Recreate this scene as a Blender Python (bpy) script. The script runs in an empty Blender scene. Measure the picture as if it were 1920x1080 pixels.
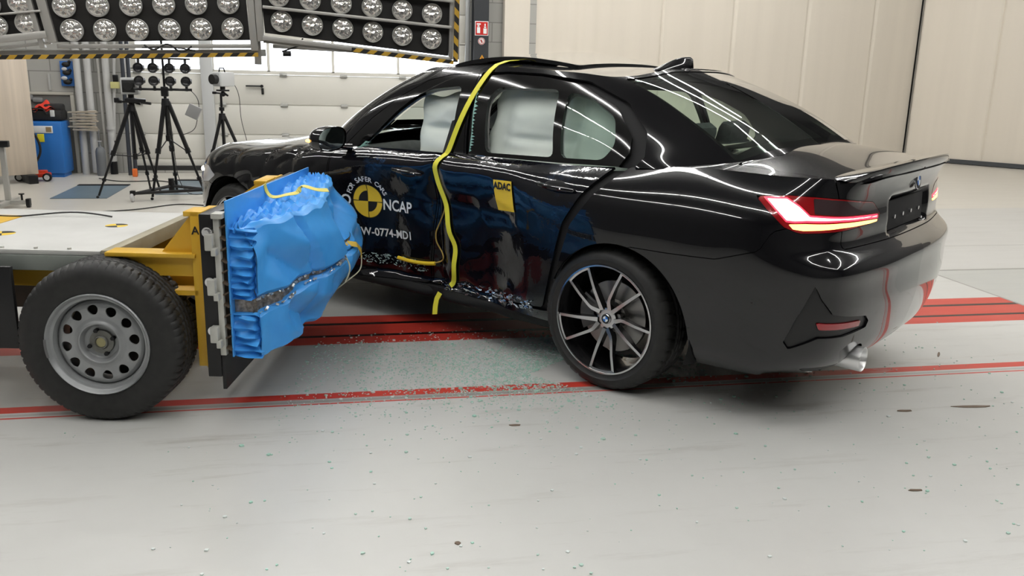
import bpy, bmesh, math, random
import numpy as np
from mathutils import Vector, Matrix, Euler
from mathutils.bvhtree import BVHTree
PI = math.pi
SC = bpy.context.scene
COL = SC.collection

# ------------------------------------------------------------------ camera
FPX, PITCH, ROLL, CAMH, BYAW = 1629.88, 0.24774, -0.02435, 1.42, math.radians(11.2)
def make_camera():
    s, c = math.sin(PITCH), math.cos(PITCH); sr, cr = math.sin(ROLL), math.cos(ROLL)
    V = Vector((0, s, c)); X = Vector((1, 0, 0)); Fw = Vector((0, c, -s))
    right = X*cr - V*sr; up = X*sr + V*cr
    R = Matrix((right, up, -Fw)).transposed()
    R = Matrix.Rotation(-BYAW, 3, 'Z') @ R
    cam = bpy.data.cameras.new('camera'); o = bpy.data.objects.new('camera', cam); COL.objects.link(o)
    cam.sensor_width = 36; cam.lens = FPX/1920*36; cam.clip_end = 200; cam.clip_start = .05
    o.matrix_world = Matrix.Translation((0, 0, CAMH)) @ R.to_4x4()
    SC.camera = o
make_camera()
# ------------------------------------------------------------------ world, exposure
W = bpy.data.worlds.new('daylight'); SC.world = W; W.use_nodes = True
W.node_tree.nodes['Background'].inputs[0].default_value = (.93, .96, 1.0, 1)
W.node_tree.nodes['Background'].inputs[1].default_value = 5.0
SC.view_settings.view_transform = 'Standard'
SC.view_settings.look = 'None'
SC.view_settings.gamma = 1.0
SC.view_settings.use_curve_mapping = False
SC.view_settings.exposure = 0.27
SC.cycles.max_bounces = 8
SC.cycles.diffuse_bounces = 3
SC.cycles.glossy_bounces = 4
SC.cycles.transmission_bounces = 6
SC.cycles.transparent_max_bounces = 12
SC.cycles.sample_clamp_indirect = 6.0
SC.cycles.caustics_reflective = False
SC.cycles.caustics_refractive = False
SC.cycles.use_denoising = True

TUBE_E = 50.0
ROWS = [(-3.35, -1.2, 7.85, -1.2), (-3.35, 9.5, 7.85, 9.5), (-3.5, -1.2, -3.5, 9.5), (8, -1.2, 8, 9.5), (-1.05, 1.2, 5.45, 1.2), (-1.05, 7.2, 5.45, 7.2), (-1.2, 1.2, -1.2, 7.2), (5.6, 1.2, 5.6, 7.2), (-7, -1, -7, 11), (11.5, -1, 11.5, 11), (-3.5, 11.2, 8, 11.2)]
def area(name, loc, rot, sx, sy, power, col=(1, 1, 1)):
    l = bpy.data.lights.new(name, 'AREA'); l.shape = 'RECTANGLE'; l.size = sx; l.size_y = sy; l.energy = power; l.color = col
    o = bpy.data.objects.new(name, l); COL.objects.link(o); o.location = loc; o.rotation_euler = rot
    return o

# ------------------------------------------------------------------ materials
MATS = {}
def mat(name, col=(.5, .5, .5), rough=.5, metal=0, coat=0, emit=None, es=0, spec=.5, alpha=1, trans=0, ior=1.45):
    if name in MATS: return MATS[name]
    m = bpy.data.materials.new(name); m.use_nodes = True; MATS[name] = m
    p = m.node_tree.nodes['Principled BSDF'].inputs
    p['Base Color'].default_value = (*col, 1); p['Roughness'].default_value = rough; p['Metallic'].default_value = metal
    p['Coat Weight'].default_value = coat; p['Coat Roughness'].default_value = .02
    p['Specular IOR Level'].default_value = spec; p['Alpha'].default_value = alpha
    p['Transmission Weight'].default_value = trans; p['IOR'].default_value = ior
    if emit: p['Emission Color'].default_value = (*emit, 1); p['Emission Strength'].default_value = es
    return m
class NT:
    """tiny node helper"""
    def __init__(s, m): s.m = m; s.t = m.node_tree; s.p = s.t.nodes['Principled BSDF']
    def n(s, typ, **kw):
        k = s.t.nodes.new(typ)
        for a, b in kw.items():
            if a.startswith('i_'): k.inputs[a[2:].replace('_', ' ')].default_value = b
            else: setattr(k, a, b)
        return k
    def l(s, a, b): s.t.links.new(a, b)
    def ramp(s, fac, stops):
        r = s.n('ShaderNodeValToRGB'); e = r.color_ramp.elements
        while len(e) < len(stops): e.new(.5)
        for k, (pos, c) in enumerate(stops): e[k].position = pos; e[k].color = (*c, 1) if len(c) == 3 else c
        s.l(fac, r.inputs[0]); return r
    def bump(s, h, strength, dist=.01):
        b = s.n('ShaderNodeBump'); b.inputs['Strength'].default_value = strength; b.inputs['Distance'].default_value = dist
        s.l(h, b.inputs['Height']); s.l(b.outputs[0], s.p.inputs['Normal']); return b
    def mix(s, fac, a, b, mode='MIX'):
        x = s.n('ShaderNodeMix', data_type='RGBA', blend_type=mode)
        for sock, v in ((x.inputs[0], fac), (x.inputs[6], a), (x.inputs[7], b)):
            if isinstance(v, bpy.types.NodeSocket): s.l(v, sock)
            else: sock.default_value = v if not isinstance(v, tuple) or len(v) == 4 else (*v, 1)
        return x.outputs[2]
def noisy(name, c1, c2, scale=5, rough=.5, metal=0, bump=0, detail=4, stretch=None, coat=0, rr=None):
    if name in MATS: return MATS[name]
    m = mat(name, c1, rough, metal, coat); t = NT(m)
    co = t.n('ShaderNodeTexCoord').outputs['Object']
    if stretch:
        mp = t.n('ShaderNodeMapping'); mp.inputs['Scale'].default_value = stretch; t.l(co, mp.inputs[0]); co = mp.outputs[0]
    nz = t.n('ShaderNodeTexNoise', i_Scale=scale, i_Detail=detail); t.l(co, nz.inputs['Vector'])
    r = t.ramp(nz.outputs[0], [(.3, c1), (.7, c2)]); t.l(r.outputs[0], t.p.inputs['Base Color'])
    if bump: t.bump(nz.outputs[0], bump)
    if rr:
        q = t.n('ShaderNodeMapRange'); q.inputs[3].default_value = rr[0]; q.inputs[4].default_value = rr[1]
        t.l(nz.outputs[0], q.inputs[0]); t.l(q.outputs[0], t.p.inputs['Roughness'])
    return m

# ------------------------------------------------------------------ objects
def empty(name, loc=(0, 0, 0), rz=0, parent=None):
    o = bpy.data.objects.new(name, None); COL.objects.link(o); o.location = loc; o.rotation_euler = (0, 0, rz)
    o.empty_display_size = .1
    if parent: o.parent = parent
    return o
def tag(o, label, cat, group=None, kind=None):
    if label: o['label'] = label
    if cat: o['category'] = cat
    if group: o['group'] = group
    if kind: o['kind'] = kind
    return o
def thing(name, label, cat, loc=(0, 0, 0), rz=0, group=None):
    return tag(empty(name, loc, rz), label, cat, group)
def copy_tree(o, parent=None):
    c = o.copy(); COL.objects.link(c)
    if parent: c.parent = parent
    for ch in [x for x in bpy.data.objects if x.parent == o]:
        copy_tree(ch, c)
    return c
def link_mesh(name, me, m, parent=None):
    o = bpy.data.objects.new(name, me); COL.objects.link(o)
    if parent: o.parent = parent
    for x in (m if isinstance(m, (list, tuple)) else [m]): me.materials.append(x)
    return o
def perp(d):
    d = Vector(d).normalized(); a = Vector((0, 0, 1)) if abs(d.z) < .9 else Vector((1, 0, 0))
    u = d.cross(a).normalized(); return u, d.cross(u).normalized()
class MB:
    def __init__(s): s.v = []; s.f = []; s.mi = []; s.cm = 0
    def add(s, vs, fs):
        n = len(s.v); s.v += [tuple(v) for v in vs]
        for f in fs: s.f.append([i+n for i in f]); s.mi.append(s.cm)
        return s
    def box(s, c, d, rot=None, bev=0):
        x, y, z = d[0]/2, d[1]/2, d[2]/2
        M = (Euler(rot).to_matrix() if rot is not None else Matrix.Identity(3))
        if bev:
            b = min(bev, x*.9, y*.9, z*.9); P = []
            bm = bmesh.new(); bmesh.ops.create_cube(bm, size=1)
            for v in bm.verts: v.co = Vector((v.co.x*2*x, v.co.y*2*y, v.co.z*2*z))
            bmesh.ops.bevel(bm, geom=bm.edges[:], offset=b, segments=2, affect='EDGES', profile=.5)
            bm.verts.index_update()
            vs = [M @ v.co + Vector(c) for v in bm.verts]; fs = [[v.index for v in f.verts] for f in bm.faces]; bm.free()
            return s.add(vs, fs)
        vs = [M @ Vector((a*x, b*y, e*z)) + Vector(c) for a in (-1, 1) for b in (-1, 1) for e in (-1, 1)]
        return s.add(vs, [[0, 1, 3, 2], [4, 6, 7, 5], [0, 4, 5, 1], [2, 3, 7, 6], [0, 2, 6, 4], [1, 5, 7, 3]])
    def boxb(s, x0, x1, y0, y1, z0, z1, bev=0): return s.box(((x0+x1)/2, (y0+y1)/2, (z0+z1)/2), (abs(x1-x0), abs(y1-y0), abs(z1-z0)), None, bev)
    def cyl(s, p0, p1, r0, r1=None, n=16, caps=True):
        r1 = r0 if r1 is None else r1; p0 = Vector(p0); p1 = Vector(p1); u, w = perp(p1-p0); vs = []
        for p, r in ((p0, r0), (p1, r1)):
            for k in range(n): a = 2*PI*k/n; vs.append(p + (u*math.cos(a)+w*math.sin(a))*r)
        fs = [[k, (k+1) % n, n+(k+1) % n, n+k] for k in range(n)]
        if caps: fs += [list(range(n))[::-1], list(range(n, 2*n))]
        return s.add(vs, fs)
    def tube(s, pts, r, n=8, closed=False, flat=None):
        pts = [Vector(p) for p in pts]; N = len(pts); vs = []; u = None
        for i, p in enumerate(pts):
            a = pts[(i-1) % N] if (closed or i > 0) else p; b = pts[(i+1) % N] if (closed or i < N-1) else p
            d = (b-a).normalized()
            if u is None: u, w = perp(d)
            else:
                u = (u - d*u.dot(d)).normalized(); w = d.cross(u)
            rr = r[i] if isinstance(r, (list, tuple)) else r
            for k in range(n): t = 2*PI*k/n; vs.append(p+(u*math.cos(t)+w*math.sin(t)*(flat or 1))*rr)
        fs = []
        for i in range(N if closed else N-1):
            j = (i+1) % N
            fs += [[i*n+k, i*n+(k+1) % n, j*n+(k+1) % n, j*n+k] for k in range(n)]
        if not closed: fs += [list(range(n))[::-1], [(N-1)*n+k for k in range(n)]]
        return s.add(vs, fs)
    def lathe(s, prof, c=(0, 0, 0), axis='y', n=48, ang=(0, 2*PI), closed_prof=False):
        """prof: list of (r, a) with a along the axis"""
        c = Vector(c); full = abs(ang[1]-ang[0]-2*PI) < 1e-6; m = n if full else n+1; vs = []
        for k in range(m):
            t = ang[0]+(ang[1]-ang[0])*k/n
            for r, a in prof:
                q = (r*math.cos(t), r*math.sin(t))
                vs.append(c+Vector({'y': (q[0], a, q[1]), 'z': (q[0], q[1], a), 'x': (a, q[0], q[1])}[axis]))
        L = len(prof); fs = []
        for k in range(n):
            k2 = (k+1) % m
            for i in range(L if closed_prof else L-1):
                j = (i+1) % L; fs.append([k*L+i, k*L+j, k2*L+j, k2*L+i])
        return s.add(vs, fs)
    def prism(s, poly, a0, a1, axis='y'):
        """poly in the two other axes, extruded along axis"""
        def P(p, a): return {'y': (p[0], a, p[1]), 'z': (p[0], p[1], a), 'x': (a, p[0], p[1])}[axis]
        n = len(poly)
        return s.add([P(p, a0) for p in poly]+[P(p, a1) for p in poly],
                     [list(range(n)), list(range(n, 2*n))[::-1]]+[[k, k+n, (k+1) % n+n, (k+1) % n] for k in range(n)])
    def sphere(s, c, r, n=16, m=10, sc=(1, 1, 1), rot=None):
        M = Euler(rot).to_matrix() if rot else Matrix.Identity(3); vs = []; fs = []
        for i in range(m+1):
            a = PI*i/m
            for k in range(n):
                t = 2*PI*k/n
                vs.append(Vector(c)+M @ Vector((math.sin(a)*math.cos(t)*r*sc[0], math.sin(a)*math.sin(t)*r*sc[1], math.cos(a)*r*sc[2])))
        for i in range(m): fs += [[i*n+k, (i+1)*n+k, (i+1)*n+(k+1) % n, i*n+(k+1) % n] for k in range(n)]
        return s.add(vs, fs)
    def grid(s, P, closed_u=False):
        """P: list of rows of points"""
        R, C_ = len(P), len(P[0]); vs = [p for row in P for p in row]
        return s.add(vs, [[i*C_+j, i*C_+j+1, ((i+1) % R)*C_+j+1, ((i+1) % R)*C_+j] for i in range(R if closed_u else R-1) for j in range(C_-1)])
    def build(s, name, m, parent=None, smooth=35, loc=None, fix=True):
        me = bpy.data.meshes.new(name); me.from_pydata(s.v, [], s.f)
        if fix:
            bm = bmesh.new(); bm.from_mesh(me); bmesh.ops.remove_doubles(bm, verts=bm.verts, dist=1e-5)
            bmesh.ops.recalc_face_normals(bm, faces=bm.faces); 
            if not s.mi or max(s.mi) == 0:
                bm.to_mesh(me)
            else:
                bm.free(); bm = bmesh.new(); bm.from_mesh(me); bmesh.ops.recalc_face_normals(bm, faces=bm.faces); bm.to_mesh(me)
            bm.free()
        if s.mi and max(s.mi) > 0 and len(me.polygons) == len(s.mi): me.polygons.foreach_set('material_index', s.mi)
        if smooth:
            me.polygons.foreach_set('use_smooth', [True]*len(me.polygons)); me.set_sharp_from_angle(angle=math.radians(smooth))
        o = link_mesh(name, me, m, parent)
        if loc: o.location = loc
        return o
def text_mesh(txt, size, align='CENTER', extrude=0, off=0.0):
    cu = bpy.data.curves.new('txt', 'FONT'); cu.body = txt; cu.size = size; cu.align_x = align; cu.align_y = 'CENTER'
    cu.extrude = extrude; cu.offset = off; cu.resolution_u = 3
    o = bpy.data.objects.new('txt', cu); COL.objects.link(o)
    dg = bpy.context.evaluated_depsgraph_get(); me = bpy.data.meshes.new_from_object(o.evaluated_get(dg))
    V = [tuple(v.co) for v in me.vertices]; F_ = [list(p.vertices) for p in me.polygons]
    bpy.data.objects.remove(o); bpy.data.curves.remove(cu); bpy.data.meshes.remove(me)
    return V, F_
# ------------------------------------------------------------------ car surfaces
def nspline(t, y, tq):
    """natural cubic spline; y (n,k)"""
    t = np.asarray(t, float); y = np.asarray(y, float); n = len(t); h = np.diff(t)
    A = np.zeros((n, n)); B = np.zeros_like(y); A[0, 0] = A[-1, -1] = 1
    for i in range(1, n-1):
        A[i, i-1] = h[i-1]; A[i, i] = 2*(h[i-1]+h[i]); A[i, i+1] = h[i]
        B[i] = 6*((y[i+1]-y[i])/h[i]-(y[i]-y[i-1])/h[i-1])
    M = np.linalg.solve(A, B.reshape(n, -1)).reshape(B.shape); tq = np.asarray(tq, float); k = np.clip(np.searchsorted(t, tq)-1, 0, n-2)
    a = (t[k+1]-tq)/h[k]; b = (tq-t[k])/h[k]; hh = (h[k]**2)/6
    sh = (len(tq),)+(1,)*(y.ndim-1); a = a.reshape(sh); b = b.reshape(sh); hh = hh.reshape(sh)
    return a*y[k]+b*y[k+1]+((a**3-a)*M[k]+(b**3-b)*M[k+1])*hh
def surf(G, ns, nt):
    """G (cols, levels, 3) control net -> (ns, nt, 3) points"""
    G = np.asarray(G, float)
    d = np.linalg.norm(np.diff(G, axis=0), axis=2).mean(1); ts = np.concatenate([[0], np.cumsum(d)])
    d2 = np.linalg.norm(np.diff(G, axis=1), axis=2).mean(0); tt = np.concatenate([[0], np.cumsum(d2)])
    A = nspline(ts, G, np.linspace(0, ts[-1], ns))
    Bq = nspline(tt, A.transpose(1, 0, 2), np.linspace(0, tt[-1], nt))
    return Bq.transpose(1, 0, 2), (np.interp(np.linspace(0, ts[-1], ns), ts, range(len(ts))), np.interp(np.linspace(0, tt[-1], nt), tt, range(len(tt))))
class SM:
    """clippable surface mesh with vertex normals"""
    def __init__(s, V, F, N, A=None): s.V = V; s.F = F; s.N = N; s.A = A if A is not None else np.zeros((len(V), 2))
    @staticmethod
    def grid(P, flip=False, cu=None):
        a, b, _ = P.shape; du = np.gradient(P, axis=0); dv = np.gradient(P, axis=1); N = np.cross(du, dv)
        l = np.linalg.norm(N, axis=2, keepdims=True); l[l < 1e-9] = 1; N = N/l
        if flip: N = -N
        F = []
        for i in range(a-1):
            for j in range(b-1):
                q = [i*b+j, (i+1)*b+j, (i+1)*b+j+1, i*b+j+1]; F.append(q[::-1] if flip else q)
        A = None if cu is None else np.stack(np.meshgrid(cu[0], cu[1], indexing='ij'), 2).reshape(-1, 2)
        return SM(P.reshape(-1, 3).copy(), F, N.reshape(-1, 3), A)
    def subdiv(s):
        V = list(s.V); N = list(s.N); AA = list(s.A); E = {}; F = []
        def mid(i, j):
            k = (i, j) if i < j else (j, i)
            if k not in E: V.append((s.V[i]+s.V[j])/2); n = s.N[i]+s.N[j]; N.append(n/(np.linalg.norm(n)+1e-12)); AA.append((s.A[i]+s.A[j])/2); E[k] = len(V)-1
            return E[k]
        for f in s.F:
            V.append(s.V[f].mean(0)); n = s.N[f].sum(0); N.append(n/(np.linalg.norm(n)+1e-12)); AA.append(s.A[f].mean(0)); c = len(V)-1; L = len(f)
            F += [[f[q], mid(f[q], f[(q+1) % L]), c, mid(f[q-1], f[q])] for q in range(L)]
        return SM(np.array(V), F, np.array(N), np.array(AA))
    def join(s, o):
        n = len(s.V); return SM(np.vstack([s.V, o.V]), s.F+[[i+n for i in f] for f in o.F], np.vstack([s.N, o.N]), np.vstack([s.A, o.A]))
    def split(s, d):
        """d per-vertex signed distance; returns (d<0 part, d>=0 part)"""
        V = list(s.V); N = list(s.N); AA = list(s.A); cut = {}; inn = []; out = []
        neg = d < 0
        def ev(i, j):
            k = (i, j) if i < j else (j, i)
            if k not in cut:
                a, b = k; t = d[a]/(d[a]-d[b]); V.append(s.V[a]*(1-t)+s.V[b]*t); n = s.N[a]*(1-t)+s.N[b]*t
                N.append(n/(np.linalg.norm(n)+1e-12)); AA.append(s.A[a]*(1-t)+s.A[b]*t); cut[k] = len(V)-1
            return cut[k]
        for f in s.F:
            c = sum(neg[i] for i in f)
            if c == len(f): inn.append(f)
            elif c == 0: out.append(f)
            else:
                A = []; Bf = []
                for q in range(len(f)):
                    i, j = f[q], f[(q+1) % len(f)]
                    (A if neg[i] else Bf).append(i)
                    if neg[i] != neg[j]: e = ev(i, j); A.append(e); Bf.append(e)
                if len(A) > 2: inn.append(A)
                if len(Bf) > 2: out.append(Bf)
        V = np.array(V); N = np.array(N); AA = np.array(AA)
        return SM(V, inn, N, AA).compact(), SM(V, out, N, AA).compact()
    def sp(s, fn, g=.0018):
        """split with a gap of 2g; fn(mesh) -> signed distance"""
        a = s.split(fn(s)+g)[0]; b = s.split(fn(s)-g)[1]; return a, b
    def largest(s):
        par = list(range(len(s.V)))
        def f(i):
            while par[i] != i: par[i] = par[par[i]]; i = par[i]
            return i
        for q in s.F:
            for k in q[1:]: par[f(k)] = f(q[0])
        cnt = {}
        for q in s.F: cnt[f(q[0])] = cnt.get(f(q[0]), 0)+1
        if not cnt: return s
        b = max(cnt, key=cnt.get); return SM(s.V, [q for q in s.F if f(q[0]) == b], s.N, s.A).compact()
    def compact(s):
        if not s.F: return SM(np.zeros((0, 3)), [], np.zeros((0, 3)), np.zeros((0, 2)))
        used = sorted({i for f in s.F for i in f}); m = {i: k for k, i in enumerate(used)}
        return SM(s.V[used], [[m[i] for i in f] for f in s.F], s.N[used], s.A[used])
    def mirror(s): 
        q = np.array([1, -1, 1]); return SM(s.V*q, [f[::-1] for f in s.F], s.N*q, s.A)
    def offset(s, d): return SM(s.V+s.N*d, s.F, s.N, s.A)
    def build(s, name, m, parent=None, rim=.012, flipn=False):
        V = [tuple(v) for v in s.V]; F = [list(f) for f in s.F]; N = [tuple(n) for n in s.N]
        if rim:
            cnt = {}
            for f in s.F:
                for q in range(len(f)):
                    i, j = f[q], f[(q+1) % len(f)]; cnt[(i, j)] = 1
            for (i, j) in list(cnt):
                if (j, i) in cnt: continue
                a, b = s.V[i], s.V[j]
                if np.linalg.norm(a-b) < 1e-7: continue
                rn = np.cross(b-a, -(s.N[i]+s.N[j])); rn = -rn/(np.linalg.norm(rn)+1e-12)
                n = len(V); V += [tuple(a), tuple(b), tuple(b-s.N[j]*rim), tuple(a-s.N[i]*rim)]; N += [tuple(rn)]*4
                F.append([n+1, n, n+3, n+2])
        me = bpy.data.meshes.new(name); me.from_pydata(V, [], F)
        me.polygons.foreach_set('use_smooth', [True]*len(me.polygons))
        me.normals_split_custom_set_from_vertices(N)
        return link_mesh(name, me, m, parent)
def polysd(poly, X, Z):
    """signed distance (neg inside) of points to polygon"""
    P = np.asarray(poly, float); X = np.asarray(X); Z = np.asarray(Z); D = np.full(X.shape, 1e9); ins = np.zeros(X.shape, bool)
    n = len(P)
    for k in range(n):
        a = P[k]; b = P[(k+1) % n]; e = b-a; w0 = X-a[0]; w1 = Z-a[1]; t = np.clip((w0*e[0]+w1*e[1])/(e@e+1e-15), 0, 1)
        D = np.minimum(D, np.hypot(w0-e[0]*t, w1-e[1]*t))
        c = ((a[1] > Z) != (b[1] > Z)); xi = a[0]+(Z-a[1])*(b[0]-a[0])/((b[1]-a[1]) if b[1] != a[1] else 1e-12)
        ins ^= (c & (X < xi))
    return np.where(ins, -D, D)
def smooth_poly(P, n=4, r=.035):
    """round polygon corners: trim each corner by r, then Chaikin"""
    P = [np.array(p, float) for p in P]; Q = []
    for k in range(len(P)):
        a, b, c = P[k-1], P[k], P[(k+1) % len(P)]; da = a-b; dc = c-b; la = np.linalg.norm(da); lc = np.linalg.norm(dc)
        ra = min(r, la*.4); rc = min(r, lc*.4); p, q = b+da/la*ra, b+dc/lc*rc
        Q += [p*(1-t)**2+2*b*t*(1-t)+q*t*t for t in (0, .25, .5, .75, 1)]
    return [tuple(q) for q in Q]
    for _ in range(n):
        Q = []
        for k in range(len(P)): a, b = P[k], P[(k+1) % len(P)]; Q += [a*.8+b*.2, a*.2+b*.8]
        P = Q
    return [tuple(p) for p in P]

# lower body: 18 columns from the rear centre round the corner along the left side to the front centre
# per level: rear x (centre), side half widths, z values
LEV = [
 (.222, .197, .20, -.905, .78, .79, .76, 3.50),
 (.275, .260, .26, -.995, .840, .855, .83, 3.58),
 (.400, .390, .38, -1.055, .890, .885, .885, 3.63),
 (.530, .520, .50, -1.078, .905, .895, .900, 3.634),
 (.640, .650, .60, -1.080, .910, .905, .905, 3.62),
 (.712, .735, .65, -1.074, .909, .909, .904, 3.61),
 (.775, .800, .70, -1.016, .904, .911, .897, 3.59),
 (.840, .865, .74, -1.010, .893, .900, .880, 3.57),
 (.950, .935, .775, -1.004, .850, .865, .845, 3.53),
 (1.055, .985, .79, -1.045, .775, .790, .770, 3.48)]
def body_net():
    G = np.zeros((19, len(LEV), 3))
    for k, (zr, zs, zf, xr, wr, wm, wf, xf) in enumerate(LEV):
        top = k/8.
        pts = [(xr, 0, zr), (xr+.008, .30, zr), (xr+.035, .55, zr-.004), (xr+.095, wr-.135, zr-.006), (xr+.185, wr-.058, zr-.008), (-.69, wr-.018, None),
               (-.45, wr+.0, None), (-.2, wr+.004, None), (.05, wr+.004, None), (.42, wm, None), (.9, wm, None), (1.4, wm, None), (2.0, wm-.004*k/9, None),
               (2.42, wf+.004, None), (2.85, wf+.006-.01*max(0, k-7), None), (3.15, wf-.03-.02*max(0, k-7), None), (xf-.22, wf-.15-.03*max(0, k-7), None), (xf-.06, .45, None), (xf, 0, None)]
        for c, (x, y, z) in enumerate(pts):
            if z is None:
                if c <= 8: u = (c-4)/4.; z = zr*(1-u)+zs*u - .008*(1-u)
                elif c <= 12: z = zs
                else: u = (c-12)/6.; u = u*u*(3-2*u); z = zs*(1-u)+zf*u
                if k >= 7:
                    # beltline falls towards the front, rises at the haunch
                    dz = {5: .0, 6: .012, 7: .012, 8: .010, 9: .005, 10: .0, 11: -.008, 12: -.025, 13: -.038, 14: -.035}.get(c, 0)
                    z += dz*(k-6)/3
            G[c, k] = (x, y, z)
    G[:, -1, 2] += np.array([0, 0, -.004, -.016, -.012, .004, .012, .014, .01, .003]+[0]*9)
    return G
# the side that was hit: how far the skin is pushed in
def hashn(ix, iy, seed=0):
    n = (np.asarray(ix).astype(np.int64)*374761393+np.asarray(iy).astype(np.int64)*668265263+seed*974634777) & 0x7fffffff
    n = ((n ^ (n >> 13))*1274126177) & 0x7fffffff
    return (n & 0xffff)/65535.
def vnoise(x, y, seed=0):
    ix = np.floor(x); iy = np.floor(y); fx = x-ix; fy = y-iy; fx = fx*fx*(3-2*fx); fy = fy*fy*(3-2*fy)
    a = hashn(ix, iy, seed); b = hashn(ix+1, iy, seed); c = hashn(ix, iy+1, seed); d = hashn(ix+1, iy+1, seed)
    return (a*(1-fx)+b*fx)*(1-fy)+(c*(1-fx)+d*fx)*fy
def sstep(a, b, x): t = np.clip((x-a)/(b-a), 0, 1); return t*t*(3-2*t)
def dent(x, z):
    gz = sstep(1.42, .86, z)*.45+sstep(1.0, .70, z)*.55
    low = 1-.85*sstep(.29, .19, z)
    m = gz*low
    lx = sstep(.24, 1.0, x)*sstep(2.15, 1.45, x)
    d = .155*m*lx
    # ridge left standing in the rear door, deep fold ahead of it
    d += .010*np.exp(-((x-.66)/.2)**2)*sstep(.95, .8, z)*sstep(.3, .5, z)
    d -= .004*np.exp(-((x-.46-.35*(.9-z)*.3)/.11)**2)*sstep(1.0, .85, z)
    # fold along the B-pillar cut
    d += .035*np.exp(-(np.abs(x-1.17)/.05)**1.5)*sstep(.98, .85, z)
    # crumple
    a = sstep(.32, .6, x)*sstep(2.1, 1.7, x)*sstep(1.0, .9, z)
    wx = x+.08*vnoise(x*3, z*3, 5); wz = z+.08*vnoise(x*3+9, z*3, 6)
    b1 = np.abs(vnoise(wx*3.2, wz*3.7, 1)-.5)*2; b2 = np.abs(vnoise(wx*7.5, wz*9, 2)-.5)*2
    rear = sstep(1.35, 1.1, x); lowz = sstep(.42, .3, z)
    top = sstep(1.0, .82, z)*.75+.25
    d += a*top*(.014*(b1-.4)*(.30+.70*rear)+.010*(b2-.4)*(.15+.65*rear+.9*lowz))
    return d
def push(P):
    Q = P.reshape(-1, 3).copy(); Q[:, 1] -= dent(Q[:, 0], Q[:, 2]); return Q.reshape(P.shape)
# greenhouse: columns from rear glass centre over C-pillar, along the side, A-pillar, windscreen centre
GH = [ # base, top (optional three points between)
 ((-.60, 0, 1.10), (.08, 0, 1.435)), ((-.59, .32, 1.098), (.09, .30, 1.428)), ((-.555, .575, 1.078), (.14, .48, 1.400)), 
 ((-.47, .70, 1.050), (.22, .535, 1.392), (-.37, .665, 1.115), (-.20, .625, 1.21), (.0, .578, 1.312)),
 ((-.24, .783, 1.022), (.33, .562, 1.400), (-.16, .742, 1.080), (-.04, .70, 1.17), (.13, .635, 1.292)),
 ((.13, .785, 1.006), (.52, .575, 1.412)), ((.60, .787, .992), (.78, .582, 1.424)), ((1.05, .788, .984), (1.05, .583, 1.424)),
 ((1.45, .785, .972), (1.26, .578, 1.410)), ((1.80, .775, .952), (1.42, .565, 1.385)), ((2.02, .745, .950), (1.50, .53, 1.380)), ((2.20, .60, .985), (1.53, .45, 1.400)),
 ((2.33, .32, 1.010), (1.56, .28, 1.425)), ((2.36, 0, 1.015), (1.57, 0, 1.432))]
def green_net():
    G = np.zeros((14, 5, 3))
    for c, q in enumerate(GH):
        b, t = np.array(q[0]), np.array(q[1]); n = np.array([(-.5 if c < 4 else .5 if c > 9 else 0), (1 if 2 <= c <= 11 else .3), .55 if (c < 4 or c > 9) else .1])
        for j in range(5):
            u = j/4.; G[c, j] = b*(1-u)+t*u+n*.036*4*u*(1-u)
        if len(q) > 2:
            for j in range(3): G[c, j+1] = q[2+j]
    return G
def roof_net():
    """from the roof ring to the centre line; columns follow the ring"""
    R = []
    for c, q in enumerate(GH):
        x, y, z = q[1]; row = []
        for v in (1, .8, .55, .28, 0):
            zc = z+.032*(1-v**2.4)*(1 if 3 < c < 10 else .55 if c in (3, 10) else .25)*(y/.58)
            row.append((x, y*v, zc))
        R.append(row)
    return np.array(R)
RING, RCU = surf(body_net(), 340, 76)
GREEN, GCU = surf(green_net(), 260, 40)
ROOFP, PCU = surf(roof_net(), 260, 26)
def deck(s0, s1, crown, nv=22):
    E = RING[s0:s1, -1]; vv = np.linspace(1, 0, nv); P = np.zeros((len(E), nv, 3))
    for i, e in enumerate(E):
        for j, v in enumerate(vv): P[i, j] = (e[0], e[1]*v, e[2]+crown(e[0])*(1-v**2.6))
    return P
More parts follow.
